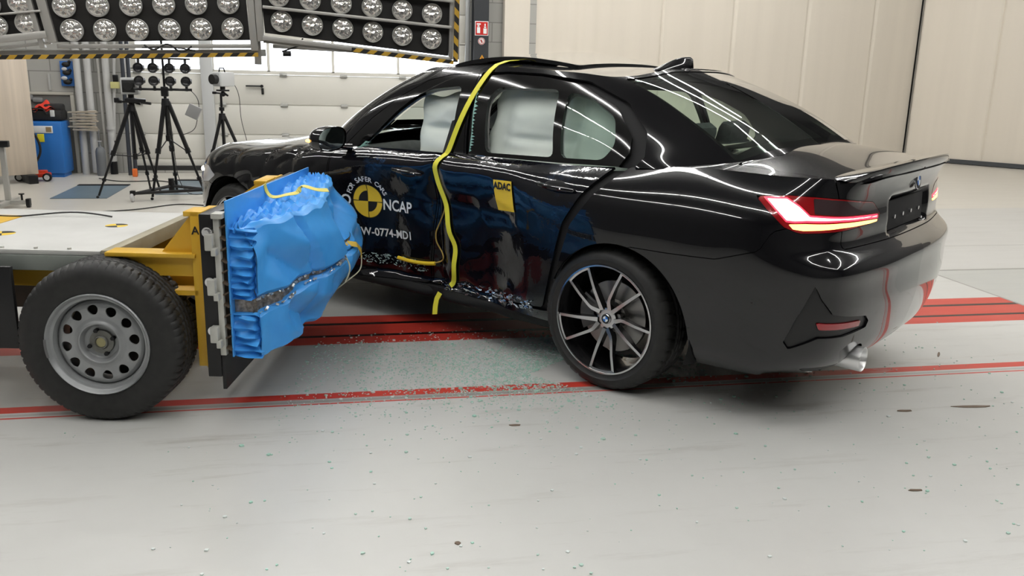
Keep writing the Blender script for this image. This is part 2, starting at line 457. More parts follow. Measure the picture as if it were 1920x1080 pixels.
# ------------------------------------------------------------------ car materials
def paint_mat(name, scuff=0):
    m = mat(name, (.0035, .0035, .0045), .16, 0, 1.0); t = NT(m)
    t.p.inputs['Coat Roughness'].default_value = .015; t.p.inputs['Specular IOR Level'].default_value = .15
    if scuff:
        co = t.n('ShaderNodeTexCoord').outputs['Object']
        mp = t.n('ShaderNodeMapping'); mp.inputs['Scale'].default_value = (1, .3, 1.5); t.l(co, mp.inputs[0])
        a = t.n('ShaderNodeTexNoise', i_Scale=7.0, i_Detail=9.0, i_Roughness=.75); t.l(mp.outputs[0], a.inputs['Vector'])
        b = t.n('ShaderNodeTexNoise', i_Scale=2.2, i_Detail=2.0); t.l(co, b.inputs['Vector'])
        r1 = t.ramp(a.outputs[0], [(.52, (0, 0, 0)), (.66, (1, 1, 1))]); r2 = t.ramp(b.outputs[0], [(.50, (0, 0, 0)), (.62, (1, 1, 1))])
        mk = t.n('ShaderNodeMath', operation='MULTIPLY'); t.l(r1.outputs[0], mk.inputs[0]); t.l(r2.outputs[0], mk.inputs[1])
        t.l(t.mix(mk.outputs[0], (.0035, .0037, .006), (.012, .045, .11)), t.p.inputs['Base Color'])
        rr = t.n('ShaderNodeMapRange'); rr.inputs[3].default_value = .14; rr.inputs[4].default_value = .42; t.l(mk.outputs[0], rr.inputs[0])
        t.l(rr.outputs[0], t.p.inputs['Roughness'])
        cr = t.n('ShaderNodeMapRange'); cr.inputs[3].default_value = .02; cr.inputs[4].default_value = .25; t.l(mk.outputs[0], cr.inputs[0])
        t.l(cr.outputs[0], t.p.inputs['Coat Roughness'])
        w = t.n('ShaderNodeTexNoise', i_Scale=14.0, i_Detail=3.0, i_Distortion=.6); t.l(co, w.inputs['Vector']); t.bump(w.outputs[0], .10, .012)
        t.l(t.p.inputs['Normal'].links[0].from_socket, t.p.inputs['Coat Normal'])
    return m
def glass_mat(name, tint=(.75, .82, .78), refl=.09, rough=.01, ior=1.5):
    m = bpy.data.materials.new(name); m.use_nodes = True; MATS[name] = m; t = m.node_tree; t.nodes.clear()
    o = t.nodes.new('ShaderNodeOutputMaterial'); mx = t.nodes.new('ShaderNodeMixShader'); tr = t.nodes.new('ShaderNodeBsdfTransparent'); g = t.nodes.new('ShaderNodeBsdfGlossy')
    fr = t.nodes.new('ShaderNodeMapRange'); lw = t.nodes.new('ShaderNodeLayerWeight'); lw.inputs[0].default_value = .5; pw = t.nodes.new('ShaderNodeMath'); pw.operation = 'POWER'; pw.inputs[1].default_value = 4.5; t.links.new(lw.outputs[1], pw.inputs[0]); t.links.new(pw.outputs[0], fr.inputs[0]); fr.inputs[3].default_value = .045; fr.inputs[4].default_value = 1.0; tr.inputs[0].default_value = (*tint, 1); g.inputs['Roughness'].default_value = rough
    mm = t.nodes.new('ShaderNodeMath'); mm.operation = 'MULTIPLY'; mm.inputs[1].default_value = refl; mm.use_clamp = True
    t.links.new(fr.outputs[0], mm.inputs[0]); t.links.new(mm.outputs[0], mx.inputs[0]); t.links.new(tr.outputs[0], mx.inputs[1]); t.links.new(g.outputs[0], mx.inputs[2]); t.links.new(mx.outputs[0], o.inputs[0])
    return m
PAINT = paint_mat('black car paint'); PAINTD = paint_mat('scuffed black car paint', 1)
DARK = mat('dark cavity', (.006, .006, .007), .75); TRIM = mat('matt black trim', (.012, .012, .013), .42)
GLOSSB = mat('gloss black trim', (.004, .004, .004), .1, coat=.6); CHROME = mat('chrome', (.75, .75, .76), .12, 1)
RUB = noisy('tyre rubber', (.012, .012, .012), (.022, .022, .021), 30, .55, rr=(.45, .65)); TGLASS = glass_mat('car glass', (.78, .86, .82), 1.3); RGLASS = glass_mat('tinted rear glass', (.78, .90, .83), 2.4)
WHITE = mat('white print', (.78, .80, .80), .5); YEL = mat('yellow vinyl', (.80, .55, .04), .45); BLK = mat('black print', (.01, .01, .01), .5)
AIRB = noisy('white airbag fabric', (.55, .61, .56), (.66, .71, .66), 3, .8, bump=.25); SEATM = noisy('dark seat cloth', (.035, .036, .037), (.06, .062, .062), 20, .8)
HEADL = mat('grey headliner', (.70, .71, .69), .9); REDGL = mat('red lens', (.25, .004, .006), .12, coat=1)
LITRED = mat('lit red lamp', (.6, .02, .04), .3, emit=(1, .035, .07), es=2.2); LITHOT = mat('lit white hot lamp', (.9, .5, .4), .3, emit=(1, .42, .34), es=3.2); LITAMB = mat('lit amber lamp', (.9, .5, .1), .3, emit=(1, .48, .12), es=3.6)

CARX, CARY, CARR = 1.8115, 4.1741, 2.26706
CAR = thing('sedan_car', 'glossy black four-door sedan with crushed left doors struck by the blue barrier', 'car', (CARX, CARY, 0), CARR)
X = lambda s: s.V[:, 0]
Y = lambda s: s.V[:, 1]
Z = lambda s: s.V[:, 2]
T_ = lambda s: -(s.V[:, 0]+np.abs(s.V[:, 1]))
DOORCUT = [(1.150, 1.02), (1.187, .652), (1.235, .262), (1.1, .250), (.72, .275), (.352, .318), (.318, .43), (.228, .745), (.14, .886), (.03, 1.02), (.0, 1.10), (.5, 1.2), (1.1, 1.2)]
DOOROPEN = [(1.150, 1.02), (1.187, .652), (1.235, .262), (1.1, .250), (.72, .275), (.33, .305), (.288, .43), (.186, .745), (.085, .886), (-.04, 1.02), (-.09, 1.10), (.5, 1.2), (1.1, 1.2)]
FDOOR = [(1.163, 1.05), (1.198, .652), (1.248, .258), (1.85, .225), (1.935, .235), (1.905, .60), (1.905, .93), (1.93, 1.05)]
TAIL = [(-.186, .958), (-.034, .970), (.095, .968), (.257, .960), (.52, .935), (.60, .885), (.585, .853), (.29, .840), (.0, .832), (-.075, .852), (-.142, .908)]
LIT = [(-.150, .957), (-.045, .962), (.012, .934), (.06, .900), (.248, .893), (.574, .882), (.572, .866), (.248, .875), (.04, .874), (-.02, .870), (-.062, .872), (-.110, .915)]
LINE = [(-.050, .864), (.03, .868), (.248, .869), (.572, .861), (.566, .850), (.249, .851), (.02, .843), (-.03, .847)]
TRIMP = [(.079, .640), (.125, .585), (.199, .527), (.30, .512), (.473, .492), (.510, .465), (.500, .438), (.30, .425), (.136, .428), (.08, .405), (.0, .372), (-.03, .40), (.007, .498)]
REFL = [(.108, .492), (.441, .476), (.438, .450), (.131, .462)]
HEAD = [(3.02, .70), (3.12, .755), (3.35, .765), (3.75, .74), (3.75, .64), (3.3, .63), (3.12, .65)]
RWIN = smooth_poly([(.845, 1.005), (.875, 1.27), (.83, 1.325), (.455, 1.327), (.39, 1.02)], 2)
QWIN = smooth_poly([(.40, 1.318), (.345, 1.022), (.11, 1.030), (.06, 1.10), (.105, 1.215), (.27, 1.298)], 2)
FWIN = smooth_poly([(1.79, .955), (1.67, 1.055), (1.53, 1.18), (1.41, 1.26), (1.30, 1.30), (1.075, 1.325), (1.075, .985)], 2)
RFRAME = [(.965, .9), (.965, 1.378), (.80, 1.392), (.60, 1.385), (.34, 1.352), (.12, 1.262), (-.005, 1.14), (-.02, 1.07), (.03, .99), (.1, .9)]
RFOPEN = [(.98, .9), (.98, 1.395), (.80, 1.402), (.60, 1.397), (.32, 1.368), (.08, 1.282), (-.065, 1.16), (-.095, 1.06), (-.04, .98), (.1, .9)]
FFRAME = [(1.94, .90), (1.88, .985), (1.72, 1.130), (1.54, 1.258), (1.36, 1.345), (1.20, 1.378), (.995, 1.390), (.995, .9)]
def pd(poly, f=None): return lambda s: polysd(poly, X(s) if f is None else f(s), Z(s))
def rear_only(poly): return lambda s: np.maximum(polysd(poly, T_(s), Z(s)), X(s)+.5)
def zb(x): return np.interp(x, [-.90, -.80, -.741, -.70, -.53, -.413, -.3], [.86, .852, .832, .752, .697, .693, .69])
def plate_recess(P):
    Q = P.reshape(-1, 3).copy(); w = sstep(.30, .265, np.abs(Q[:, 1]))*sstep(.775, .795, Q[:, 2])*sstep(.945, .915, Q[:, 2])*(Q[:, 0] < -.8)
    Q[:, 0] += .035*w; Q[:, 1] += 0; return Q.reshape(P.shape)
def ripples(P):
    """front wing buckled behind the wheel"""
    Q = P.reshape(-1, 3).copy(); x, z = Q[:, 0], Q[:, 2]
    w = sstep(1.9, 2.1, x)*sstep(3.3, 2.9, x)*sstep(.55, .7, z)
    Q[:, 1] += w*.016*(np.abs(vnoise(x*7, z*12+x*4, 11)-.5)*2-.4); return Q.reshape(P.shape)
PARTS = {}
def car_side(hit):
    P = plate_recess(RING); Gn = GREEN; Rf = ROOFP
    if hit: P = ripples(push(P)); Gn = push(GREEN)
    S = SM.grid(P, True, RCU); G = SM.grid(Gn, True, GCU)
    sx = RING[:, -1, 0]; nr = int(np.argmax(sx > -.08)); nf = int(np.argmax(sx > 1.9))
    DT = SM.grid(deck(0, nr, lambda x: .060*sstep(-1.0, -.50, x)+.018*sstep(-1.045, -1.0, x)), True)
    Pd = deck(nf, len(sx), lambda x: .080*sstep(3.5, 2.3, x))
    DH = SM.grid(Pd, True)
    RFp = SM.grid(Rf, True, PCU)
    fin = (lambda s: s) if hit else (lambda s: s.mirror())
    pm = PAINTD if hit else PAINT
    def out(s, name, m, parent=CAR, rim=.012):
        if not s.F: return None
        return fin(s).build(name, m, parent, rim)
    # dark inner shell behind every gap
    sh = SM(S.V, S.F, S.N, S.A)
    for c in ((-.06, .33, .362), (2.851, .34, .372)):
        sh = sh.split(c[2]-np.hypot(X(sh)-c[0], Z(sh)-c[1]))[0]; S = S.split(c[2]-np.hypot(X(S)-c[0], Z(S)-c[1]))[0]
    out(sh.offset(-.022), 'inner_shell', DARK, rim=0)
    tail, S = S.sp(rear_only(TAIL), .001); tail = tail.subdiv().subdiv()
    lid, S = S.sp(lambda s: np.maximum(np.maximum(np.abs(Y(s))-.692, .768-Z(s)), X(s)+.8))
    bump, S = S.sp(lambda s: np.maximum(Z(s)-zb(X(s)), X(s)+.125))
    if True:
        d_in = S.split(pd(DOORCUT)(S)+.0018)[0]; S = S.split(pd(DOOROPEN)(S)-.0018)[1]; rdoor = d_in
    fdoor, S = S.sp(pd(FDOOR))
    sill, S = S.sp(lambda s: np.maximum(np.maximum(Z(s)-(.31-.045*np.clip((X(s)-.35)/.8, 0, 1)), X(s)-2.45), .2-X(s)))
    head, S = S.sp(pd(HEAD), .001)
    fb, S = S.sp(lambda s: np.maximum(2.95-X(s), Z(s)-np.interp(X(s), [2.9, 3.15, 3.6], [.60, .66, .745])))
    wing, S = S.sp(lambda s: 1.915-X(s))
    # greenhouse
    rg, G = G.sp(lambda s: np.maximum(s.A[:, 0]-2.78, np.maximum(.16-s.A[:, 1], s.A[:, 1]-3.86)), .001)
    wg, G = G.sp(lambda s: np.maximum(10.72-s.A[:, 0], np.maximum(.16-s.A[:, 1], s.A[:, 1]-3.86)), .001)
    gsh = SM(G.V, G.F, G.N, G.A)
    mid = lambda poly: (lambda s: np.maximum(polysd(poly, X(s), Z(s)), np.maximum(3.0-s.A[:, 0], s.A[:, 0]-10.6)))
    rf_in = G.split(mid(RFRAME)(G)+.001)[0]; G = G.split(mid(RFOPEN)(G)-.001)[1]
    ff, G = G.sp(mid(FFRAME))
    for w in (RWIN, QWIN, FWIN): gsh = gsh.split(pd(w)(gsh)-.012)[1]
    out(gsh.offset(-.024), 'pillar_backing', DARK, rim=0)
    lin = gsh.split(np.maximum(gsh.A[:, 1]-3.9, .3-gsh.A[:, 1]))[0]; out(lin.offset(-.045), 'pillar_lining', HEADL, rim=0)
    rw, rf = rf_in.sp(pd(RWIN), 0); qw, rf = rf.sp(pd(QWIN), 0); fw, ff = ff.sp(pd(FWIN), 0)
    side = out(S.join(G), 'side_panel', PAINT)
    sl_lo, sill = sill.sp(lambda s: Z(s)-.248, .001); sl_lo = sl_lo.largest(); sill = sill.largest(); slo = out(sill, 'sill', pm); out(sl_lo, 'sill_trim', mat('black sill plastic', (.010, .010, .010), .6, spec=.2), slo); out(wing, 'front_wing', PAINT); out(fb, 'front_bumper', PAINT)
    out(head.offset(-.01), 'headlight_housing', GLOSSB, rim=0)
    hl = out(head, 'headlight', mat('headlight lens', (.5, .52, .55), .06, coat=1), rim=.01)
    r = out(rdoor, 'rear_door', pm); f = out(fdoor, 'front_door', pm)
    out(rf, 'window_frame', GLOSSB, r, rim=.02); out(ff, 'window_frame', GLOSSB, f, rim=.02)
    out(qw.offset(-.006), 'quarter_glass', TGLASS, r, rim=0)
    if not hit:
        out(rw.offset(-.006), 'window_glass', TGLASS, r, rim=0); out(fw.offset(-.006), 'window_glass', TGLASS, f, rim=0)
    # tail light
    tl = out(tail, 'tail_light', REDGL)
    lit = tail.split(rear_only(LIT)(tail))[0]; ln = tail.split(rear_only(LINE)(tail))[0]
    o = out(lit.offset(.0015), 'light_bar', LITRED, tl, rim=.002); 
    core = tail.split(rear_only(LIT)(tail)+.0065)[0]; out(core.offset(.003), 'light_bar_core', LITHOT, tl, rim=0)
    out(ln.offset(.0015), 'lower_light_line', LITAMB, tl, rim=.002)
    ins = tail.split(rear_only([(.085, .962), (.257, .954), (.515, .930), (.592, .888), (.58, .886), (.26, .897), (.085, .905)])(tail))[0]
    out(ins.offset(.001), 'dark_lens', mat('smoked lens', (.035, .018, .02), .1, coat=1), tl, rim=0)
    # rear bumper with trim and reflector
    bsub, brest = bump.split(np.maximum(X(bump)+.7, np.abs(Z(bump)-.5)-.17)); bump = bsub.subdiv().join(brest); tr, bump = bump.sp(rear_only(TRIMP), .0012); rf_, tr = tr.sp(rear_only(REFL), .001)
    low, bump = bump.sp(lambda s: np.maximum(Z(s)-.315+.05*np.abs(Y(s)), X(s)+.86), .0005)
    if hit:
        hole = lambda s: np.where(X(s) < -.8, np.hypot(Y(s)-.525, Z(s)-.300)-.060, 1.0)
        bump = bump.split(hole(bump))[1]; low = low.split(hole(low))[1]
    if hit: PARTS['bump'] = bump; PARTS['low'] = low; PARTS['lid'] = lid
    else:
        PARTS['bump'] = PARTS['bump'].join(bump.mirror()); PARTS['low'] = PARTS['low'].join(low.mirror()); PARTS['lid'] = PARTS['lid'].join(lid.mirror())
    PARTS.setdefault('trims', []).append((fin(tr.offset(-.010)), fin(rf_.offset(-.004))))
    # top panels: collected from both sides and joined
    tdk, rest = DT.split(np.maximum(np.abs(Y(DT))-.700, X(DT)+.50)+.0018)
    rest = DT.split(np.maximum(np.abs(Y(DT))-.700, X(DT)+.50)-.0018)[1]
    out(rest, 'shoulder_panel', PAINT)
    out(DT.offset(-.02), 'deck_backing', DARK, rim=0)
    for key, s in (('tdk', tdk), ('hood', DH), ('rg', rg), ('wg', wg), ('roof', RFp)):
        q = fin(s); PARTS[key] = PARTS[key].join(q) if key in PARTS else q
car_side(True); car_side(False)
lid = PARTS['lid'].join(PARTS['tdk']).build('boot_lid', PAINT, CAR)
bumper = PARTS['bump'].build('rear_bumper', PAINT, CAR)
PARTS['low'].offset(-.004).build('rear_diffuser', TRIM, bumper)
for a, b in PARTS['trims']:
    a.build('bumper_trim', TRIM, bumper); b.build('reflector', mat('red reflector', (.32, .012, .018), .2, coat=1), bumper)
hood_o = PARTS['hood'].build('bonnet', PAINT, CAR)
RF = PARTS['roof']; 
SUN = smooth_poly([(.50, -.43), (.50, .43), (1.36, .43), (1.36, -.43)], 2)
sun, RFq = RF.sp(lambda s: polysd(SUN, X(s), Y(s)), .003)
roof_o = RFq.build('roof', PAINT, CAR, rim=.02)
RFq.offset(-.03).build('headliner', HEADL, CAR, rim=0)
sun.V = sun.V.copy(); sun.V[:, 2] += .012+.050*np.sin(np.clip((sun.V[:, 0]-.50)/.86, 0, 1)*PI)**.8*(.45+.55*sstep(.35, -.2, sun.V[:, 1]))
sun.build('sunroof', mat('sunroof glass', (.006, .007, .008), .06, coat=1), CAR, rim=.02)
PARTS['rg'].offset(-.004).build('rear_window', RGLASS, CAR, rim=0)
PARTS['wg'].offset(-.004).build('windscreen', TGLASS, CAR, rim=0)
# frit bands round the rear glass
fr = PARTS['rg']; fin_, fout = fr.split(np.maximum(np.abs(fr.A[:, 0])-2.62, np.maximum(.42-fr.A[:, 1], fr.A[:, 1]-3.72)))
fout.offset(-.0075).build('rear_window_border', GLOSSB, CAR, rim=0)
fr = PARTS['wg']; fin_, fout = fr.split(np.maximum(10.95-fr.A[:, 0], np.maximum(.5-fr.A[:, 1], fr.A[:, 1]-3.7)))
fout.offset(-.0075).build('windscreen_border', GLOSSB, CAR, rim=0)
# lip spoiler on the boot lid
mb = MB(); rows = []
for k in range(61):
    v = -1+2*k/60; e = max(.02, 1-abs(v)**5)**.6; y = .69*v; x = -1.040+.095*abs(v)**3.2; z = 1.056-.030*abs(v)**3; h = .014*e
    rows.append([(x+.12, y*.99, z+.004), (x+.07, y, z+.006+.004*e+h*.3), (x+.01, y, z+.004+.012*e+h), (x-.012*e, y*1.0, z+.018*e+h), (x-.014*e, y, z+.008*e), (x+.004, y, z-.018*e), (x+.03, y*.99, z-.02*e)])
mb.grid(rows); mb.build('boot_spoiler', PAINT, lid, smooth=50)

# surface lookup on the struck side
_bm = SM.grid(ripples(push(RING)), True); _g = SM.grid(push(GREEN), True); _j = _bm.join(_g)
BV = BVHTree.FromPolygons([Vector(v) for v in _j.V], _j.F)
def surf_y(x, z):
    h = BV.ray_cast(Vector((x, 2, z)), Vector((0, -1, 0))); return h[0].y if h[0] is not None else .8
_bv2 = BVHTree.FromPolygons([Vector(v) for v in _bm.V]+[Vector((v[0], -v[1], v[2])) for v in _bm.V], _bm.F+[[i+len(_bm.V) for i in f] for f in _bm.F])
def surf_x(y, z):
    h = _bv2.ray_cast(Vector((-3, y, z)), Vector((1, 0, 0))); return h[0].x if h[0] is not None else -1.0
def on_side(V, F, name, m, parent, off=.004):
    mb = MB(); vs = [(x, surf_y(x, z)+off, z) for x, z in V]; mb.add(vs, F); o = mb.build(name, m, parent, smooth=0, fix=False); return o
FD = [o for o in bpy.data.objects if o.name == 'front_door'][0]; RD = [o for o in bpy.data.objects if o.name == 'rear_door'][0]
def side_text(txt, size, cx, cz, name, m, parent, arc=None, tilt=0, sx=1.0):
    """reads correctly from the left of the car: text x runs towards -x of the car"""
    if arc is None:
        V, F = text_mesh(txt, size, off=size*.02); P = [(cx-(x*sx*math.cos(tilt)-y*math.sin(tilt)), cz+x*sx*math.sin(tilt)+y*math.cos(tilt)) for x, y, _ in V]
        return on_side(P, F, name, m, parent)
    R, a0, a1 = arc; n = len(txt); P = []; FF = []
    for k, ch in enumerate(txt):
        if ch == ' ': continue
        V, F = text_mesh(ch, size, off=size*.02); a = a0+(a1-a0)*k/(n-1); b = len(P)
        for x, y, _ in V:
            r = R+y; xx = x; P.append((cx-(r*math.sin(a)+xx*math.cos(a)), cz+r*math.cos(a)-xx*math.sin(a)))
        FF += [[i+b for i in f] for f in F]
    return on_side(P, FF, name, m, parent)
LX, LZ = 1.665, .672
side_text('FOR SAFER CARS', .040, LX, LZ, 'slogan_lettering', WHITE, FD, arc=(.125, math.radians(-68), math.radians(66)))
side_text('NCAP', .086, LX-.205, LZ-.012, 'crash_test_lettering', WHITE, FD, sx=.95)
side_text('EURO', .086, LX+.215, LZ-.005, 'crash_test_lettering', WHITE, FD, sx=.95)
side_text('BMW-0774-MD1', .064, 1.585, .497, 'test_number_lettering', WHITE, FD, tilt=.03, sx=1.0)
def sector(cx, cz, r0, r1, a0, a1, n=14, rings=4):
    V = []; F = []
    for i in range(rings+1):
        r = r0+(r1-r0)*i/rings
        for k in range(n+1): a = a0+(a1-a0)*k/n; V.append((cx-r*math.cos(a), cz+r*math.sin(a)))
    for i in range(rings):
        for k in range(n): q = i*(n+1)+k; F.append([q, q+1, q+n+2, q+n+1])
    return V, F
V, F = sector(LX, LZ, .0, .098, 0, 2*PI, 48, 6); on_side(V, F, 'target_disc', BLK, FD, .003)
for a0, r0 in ((0, 0), (PI, 0), (PI/2, .060), (3*PI/2, .060)):
    V, F = sector(LX, LZ, r0, .093, a0+.03, a0+PI/2-.03); on_side(V, F, 'target_quadrant', YEL, FD, .0048)
# sticker on the rear door
V = []; F = []; A4 = [(.700, .892), (.566, .897), (.540, .752), (.684, .742)]
for i in range(13):
    for j in range(13):
        u, v = i/12, j/12; V.append(tuple((1-u)*(1-v)*A4[0][q]+u*(1-v)*A4[1][q]+u*v*A4[2][q]+(1-u)*v*A4[3][q] for q in (0, 1)))
F = [[i*13+j, (i+1)*13+j, (i+1)*13+j+1, i*13+j+1] for i in range(12) for j in range(12)]
stk = on_side(V, F, 'sticker', YEL, RD, .006)
V, F = text_mesh("ADAC", .047, off=.002); on_side([(.632-(x*.98), .865+y+.02*x) for x, y, _ in V], F, 'sticker_lettering', BLK, stk, .0085)
# door handles
def handle(x, z, door, nm='door_handle'):
    mb = MB(); y0 = surf_y(x, z)
    V = []; F = []
    mb.sphere((x, y0-.004, z), .07, 20, 10, (1.05, .18, .42)); cup = mb.build('handle_cup', DARK, door)
    pts = [(x+.105-.21*k/14, surf_y(x+.105-.21*k/14, z)+.012+.016*math.sin(PI*k/14), z+.006-.012*k/14) for k in range(15)]
    mb = MB(); mb.tube(pts, [.010+.006*math.sin(PI*k/14) for k in range(15)], 10, flat=.8); mb.build(nm, PAINT, door)
handle(.285, .902, RD); handle(1.34, .868, FD)
# tail badge, plate holder
def roundel(r, parent, name='badge', axis='x'):
    """little round emblem facing -x"""
    e = MB(); e.lathe([(0, .0), (r, .0), (r, -.004), (r*.92, -.006), (0, -.006)], axis='x', n=32); o = e.build(name, mat('emblem ring', (.55, .56, .58), .2, 1), parent)
    e = MB(); e.lathe([(0, -.0068), (r*.90, -.0068)], axis='x', n=32); e.build('emblem_band', BLK, o)
    for k, c in enumerate(('b', 'w', 'b', 'w')):
        e = MB(); n = 8; a0 = k*PI/2
        e.add([(-.0078, 0, 0)]+[(-.0078, -r*.58*math.cos(a0+i*PI/2/n), r*.58*math.sin(a0+i*PI/2/n)) for i in range(n+1)], [[0, i+1, i+2] for i in range(n)])
        e.build('emblem_quadrant', mat('emblem blue', (.02, .16, .55), .3) if c == 'b' else WHITE, o, smooth=0)
    return o
b = roundel(.041, lid); b.location = (surf_x(0, .985)-.001, -.02, .985); b.rotation_euler = (0, .12, 0)
mb = MB(); mb.box((surf_x(0, .86)+.030, 0, .853), (.012, .53, .125), (0, .06, 0), .004); pl = mb.build('plate_recess', DARK, lid)
mb = MB(); 
for y in (-.18, -.06, .06, .18): mb.cyl((surf_x(0, .84)+.028, y, .845), (surf_x(0, .84)+.015, y, .845), .009, n=10)
mb.build('plate_screws', CHROME, pl)
# exhausts
for sgn in (1,):
    mb = MB(); y = .525*sgn
    mb.lathe([(.044, .16), (.050, .15), (.052, .0), (.0515, -.008), (.048, -.009), (.045, -.002), (.043, .12)], (-1.030, y, .298), 'x', 32); ex = mb.build('exhaust_tip', mat('brushed exhaust steel', (.80, .80, .80), .32, .9), bumper)
    mb = MB(); mb.lathe([(0, .08), (.044, .08)], (-1.030, y, .298), 'x', 24); mb.build('exhaust_bore', DARK, ex)
# roof fin antenna
mb = MB(); n = 16; rows = []
for k in range(n+1):
    u = k/n; x = .33-.20*u-.02*u; hgt = .052*(math.sin(u*PI*.60)**1.2)*(1 if u < .97 else .8); w = .032*(math.sin(PI*min(1, u*.75+.18))**.6); z0 = 1.437+.007*u
    rows.append([(x, w*math.cos(a)*(1-.75*math.sin(a)**1.3 if 0 < a < PI else 1), z0-.012+(hgt+.012)*math.sin(a)) for a in [PI*j/12 for j in range(13)]])
mb.grid(rows); mb.build('shark_fin_antenna', PAINT, CAR, smooth=60)
# mirrors
def mirror(sg):
    mb = MB(); n, m = 18, 20; rows = []
    cx, cy, cz = 1.83, .940*sg, 1.018
    for i in range(n+1):
        a = i/n; dx = -.055+.14*a; s = math.sqrt(max(0, 1-max(0, (a-.35)/.65)**2.4)); s = max(s, .02)
        rows.append([(cx+dx, cy+.098*s*math.copysign(abs(math.cos(t))**.75, math.cos(t)), cz+.066*s*math.copysign(abs(math.sin(t))**.8, math.sin(t))+.012*s*math.cos(t)*-sg) for t in [2*PI*j/m for j in range(m+1)]])
    mb.grid(rows); o = mb.build('side_mirror', PAINT, CAR, smooth=60)
    mb = MB(); c = rows[0]; mb.add([(cx-.048, cy, cz)]+[(p[0]+.006, cy+(p[1]-cy)*.93, cz+(p[2]-cz)*.92) for p in c[:-1]], [[0, i+1, (i+1) % m+1] for i in range(m)])
    mb.build('mirror_glass', mat('mirror glass', (.55, .6, .6), .03, 1), o, smooth=0)
    mb = MB(); mb.tube([(1.80, .79*sg, .965), (1.82, .84*sg, .972), (1.83, .90*sg, .985)], [.035, .026, .03], 12, flat=.6); mb.build('mirror_arm', GLOSSB, o)
    mb = MB(); pts = [(cx+.035+.032*math.cos(t)*1.3, cy+sg*.102*math.sin(t)*(1), cz-.012) for t in [PI*.18+PI*.42*k/10 for k in range(11)]]
    mb.tube(pts, .0075, 8); mb.build('turn_signal', LITAMB, o)
    return o
mirror(1); mirror(-1)
# headlight glow
mb = MB(); mb.tube([(3.22, .835, .715), (3.30, .80, .712), (3.38, .75, .708)], [.016, .02, .016], 10); mb.build('headlight_lamp', mat('lit headlamp', (1, 1, 1), .3, emit=(1, .9, .75), es=5), CAR)
# cracked glass fringes left in the front door opening
GL = mat('green broken glass', (.30, .52, .46), .25, alpha=1)
random.seed(4)
def fringe(pts, w, parent):
    mb = MB()
    for k in range(len(pts)-1):
        (x0, z0), (x1, z1) = pts[k], pts[k+1]
        for q in range(7):
            u0, u1 = q/7, (q+1)/7; ww = w*random.uniform(.3, 1.2)
            a = (x0+(x1-x0)*u0, z0+(z1-z0)*u0); b = (x0+(x1-x0)*u1, z0+(z1-z0)*u1); c = ((a[0]+b[0])/2+ww, (a[1]+b[1])/2)
            P = []
            for (x, z) in (a, b, c): yy = surf_y(x, z)+.004; P += [(x, yy, z), (x, yy-.004, z)]
            mb.add(P, [[0, 2, 4], [1, 5, 3], [0, 1, 3, 2], [2, 3, 5, 4], [4, 5, 1, 0]])
    mb.build('broken_glass_edge', GL, parent, smooth=0)
fringe([(.965, 1.36), (.955, 1.22), (.945, 1.10), (.955, 1.0)], -.022, RD); fringe([(1.785, .965), (1.74, 1.0)], -.05, FD)
# ------------------------------------------------------------------ car wheels
RIMS = mat('machined alloy', (.62, .62, .63), .22, 1); RIMK = mat('black alloy pocket', (.012, .012, .013), .25, .3, coat=.5); DISC = mat('brake disc steel', (.32, .31, .30), .35, 1)
def tyre(mb, R, r, w, n=240, side=1, lug=36, groove=(.30, .0, -.30), depth=.007):
    """axis y, outer face at y=0 going to -w*side; tread blocks cut by notches"""
    prof = [(r, -.012), (r+.006, -.002), (r+.02, .0), (r+(R-r)*.35, .006), (r+(R-r)*.6, .004), (R-.022, -.006), (R-.008, -.018), (R-.002, -.034)]
    tread = []; a0, a1 = -.034, -(w-.034)
    for k in range(25):
        a = a0+(a1-a0)*k/24; c = (a-a0)/(a1-a0)*2-1; g = any(abs(c-q) < .055 for q in groove); tread.append((R+.001*(1-c*c)-(depth if g else 0), a))
    back = [(R-.008, -(w-.018)), (R-.022, -(w-.006)), (r+(R-r)*.5, -w-.004), (r+.01, -w), (r, -(w-.012))]
    P = prof+tread[1:]+back; rows = []
    for k in range(n):
        t = 2*PI*k/n; row = []
        for i, (rad, a) in enumerate(P):
            rr = rad
            if rad > R-.010:
                c = (a-a0)/(a1-a0)*2-1; ph = (k+ (c*2.2 if c > 0 else -c*2.2+2)) % (n/lug)
                if ph < 1.1 and abs(c) > .34: rr -= depth*.8
                elif ph < 1.0 and abs(c) < .26: rr -= depth*.4
            row.append((rr*math.cos(t), a*side, rr*math.sin(t)))
        rows.append(row)
    mb.grid([r_+[ ] for r_ in rows], closed_u=True)
def spoke_bar(mb, pts, wd, d0, d1, top):
    """flat bar along 2-D pts in the wheel plane (x,z); its front at y=top(r), depth d"""
    rows = []
    for i, (x, z) in enumerate(pts):
        a = pts[max(0, i-1)]; b = pts[min(len(pts)-1, i+1)]; dx, dz = b[0]-a[0], b[1]-a[1]; L = math.hypot(dx, dz); nx, nz = -dz/L, dx/L
        r = math.hypot(x, z); y = top(r); w = wd[i]/2; d = d0 if i < len(pts)/2 else d1
        rows.append([(x+nx*w*1.25, y-d, z+nz*w*1.25), (x+nx*w, y, z+nz*w), (x-nx*w, y, z-nz*w), (x-nx*w*1.25, y-d, z-nz*w*1.25)])
    return rows
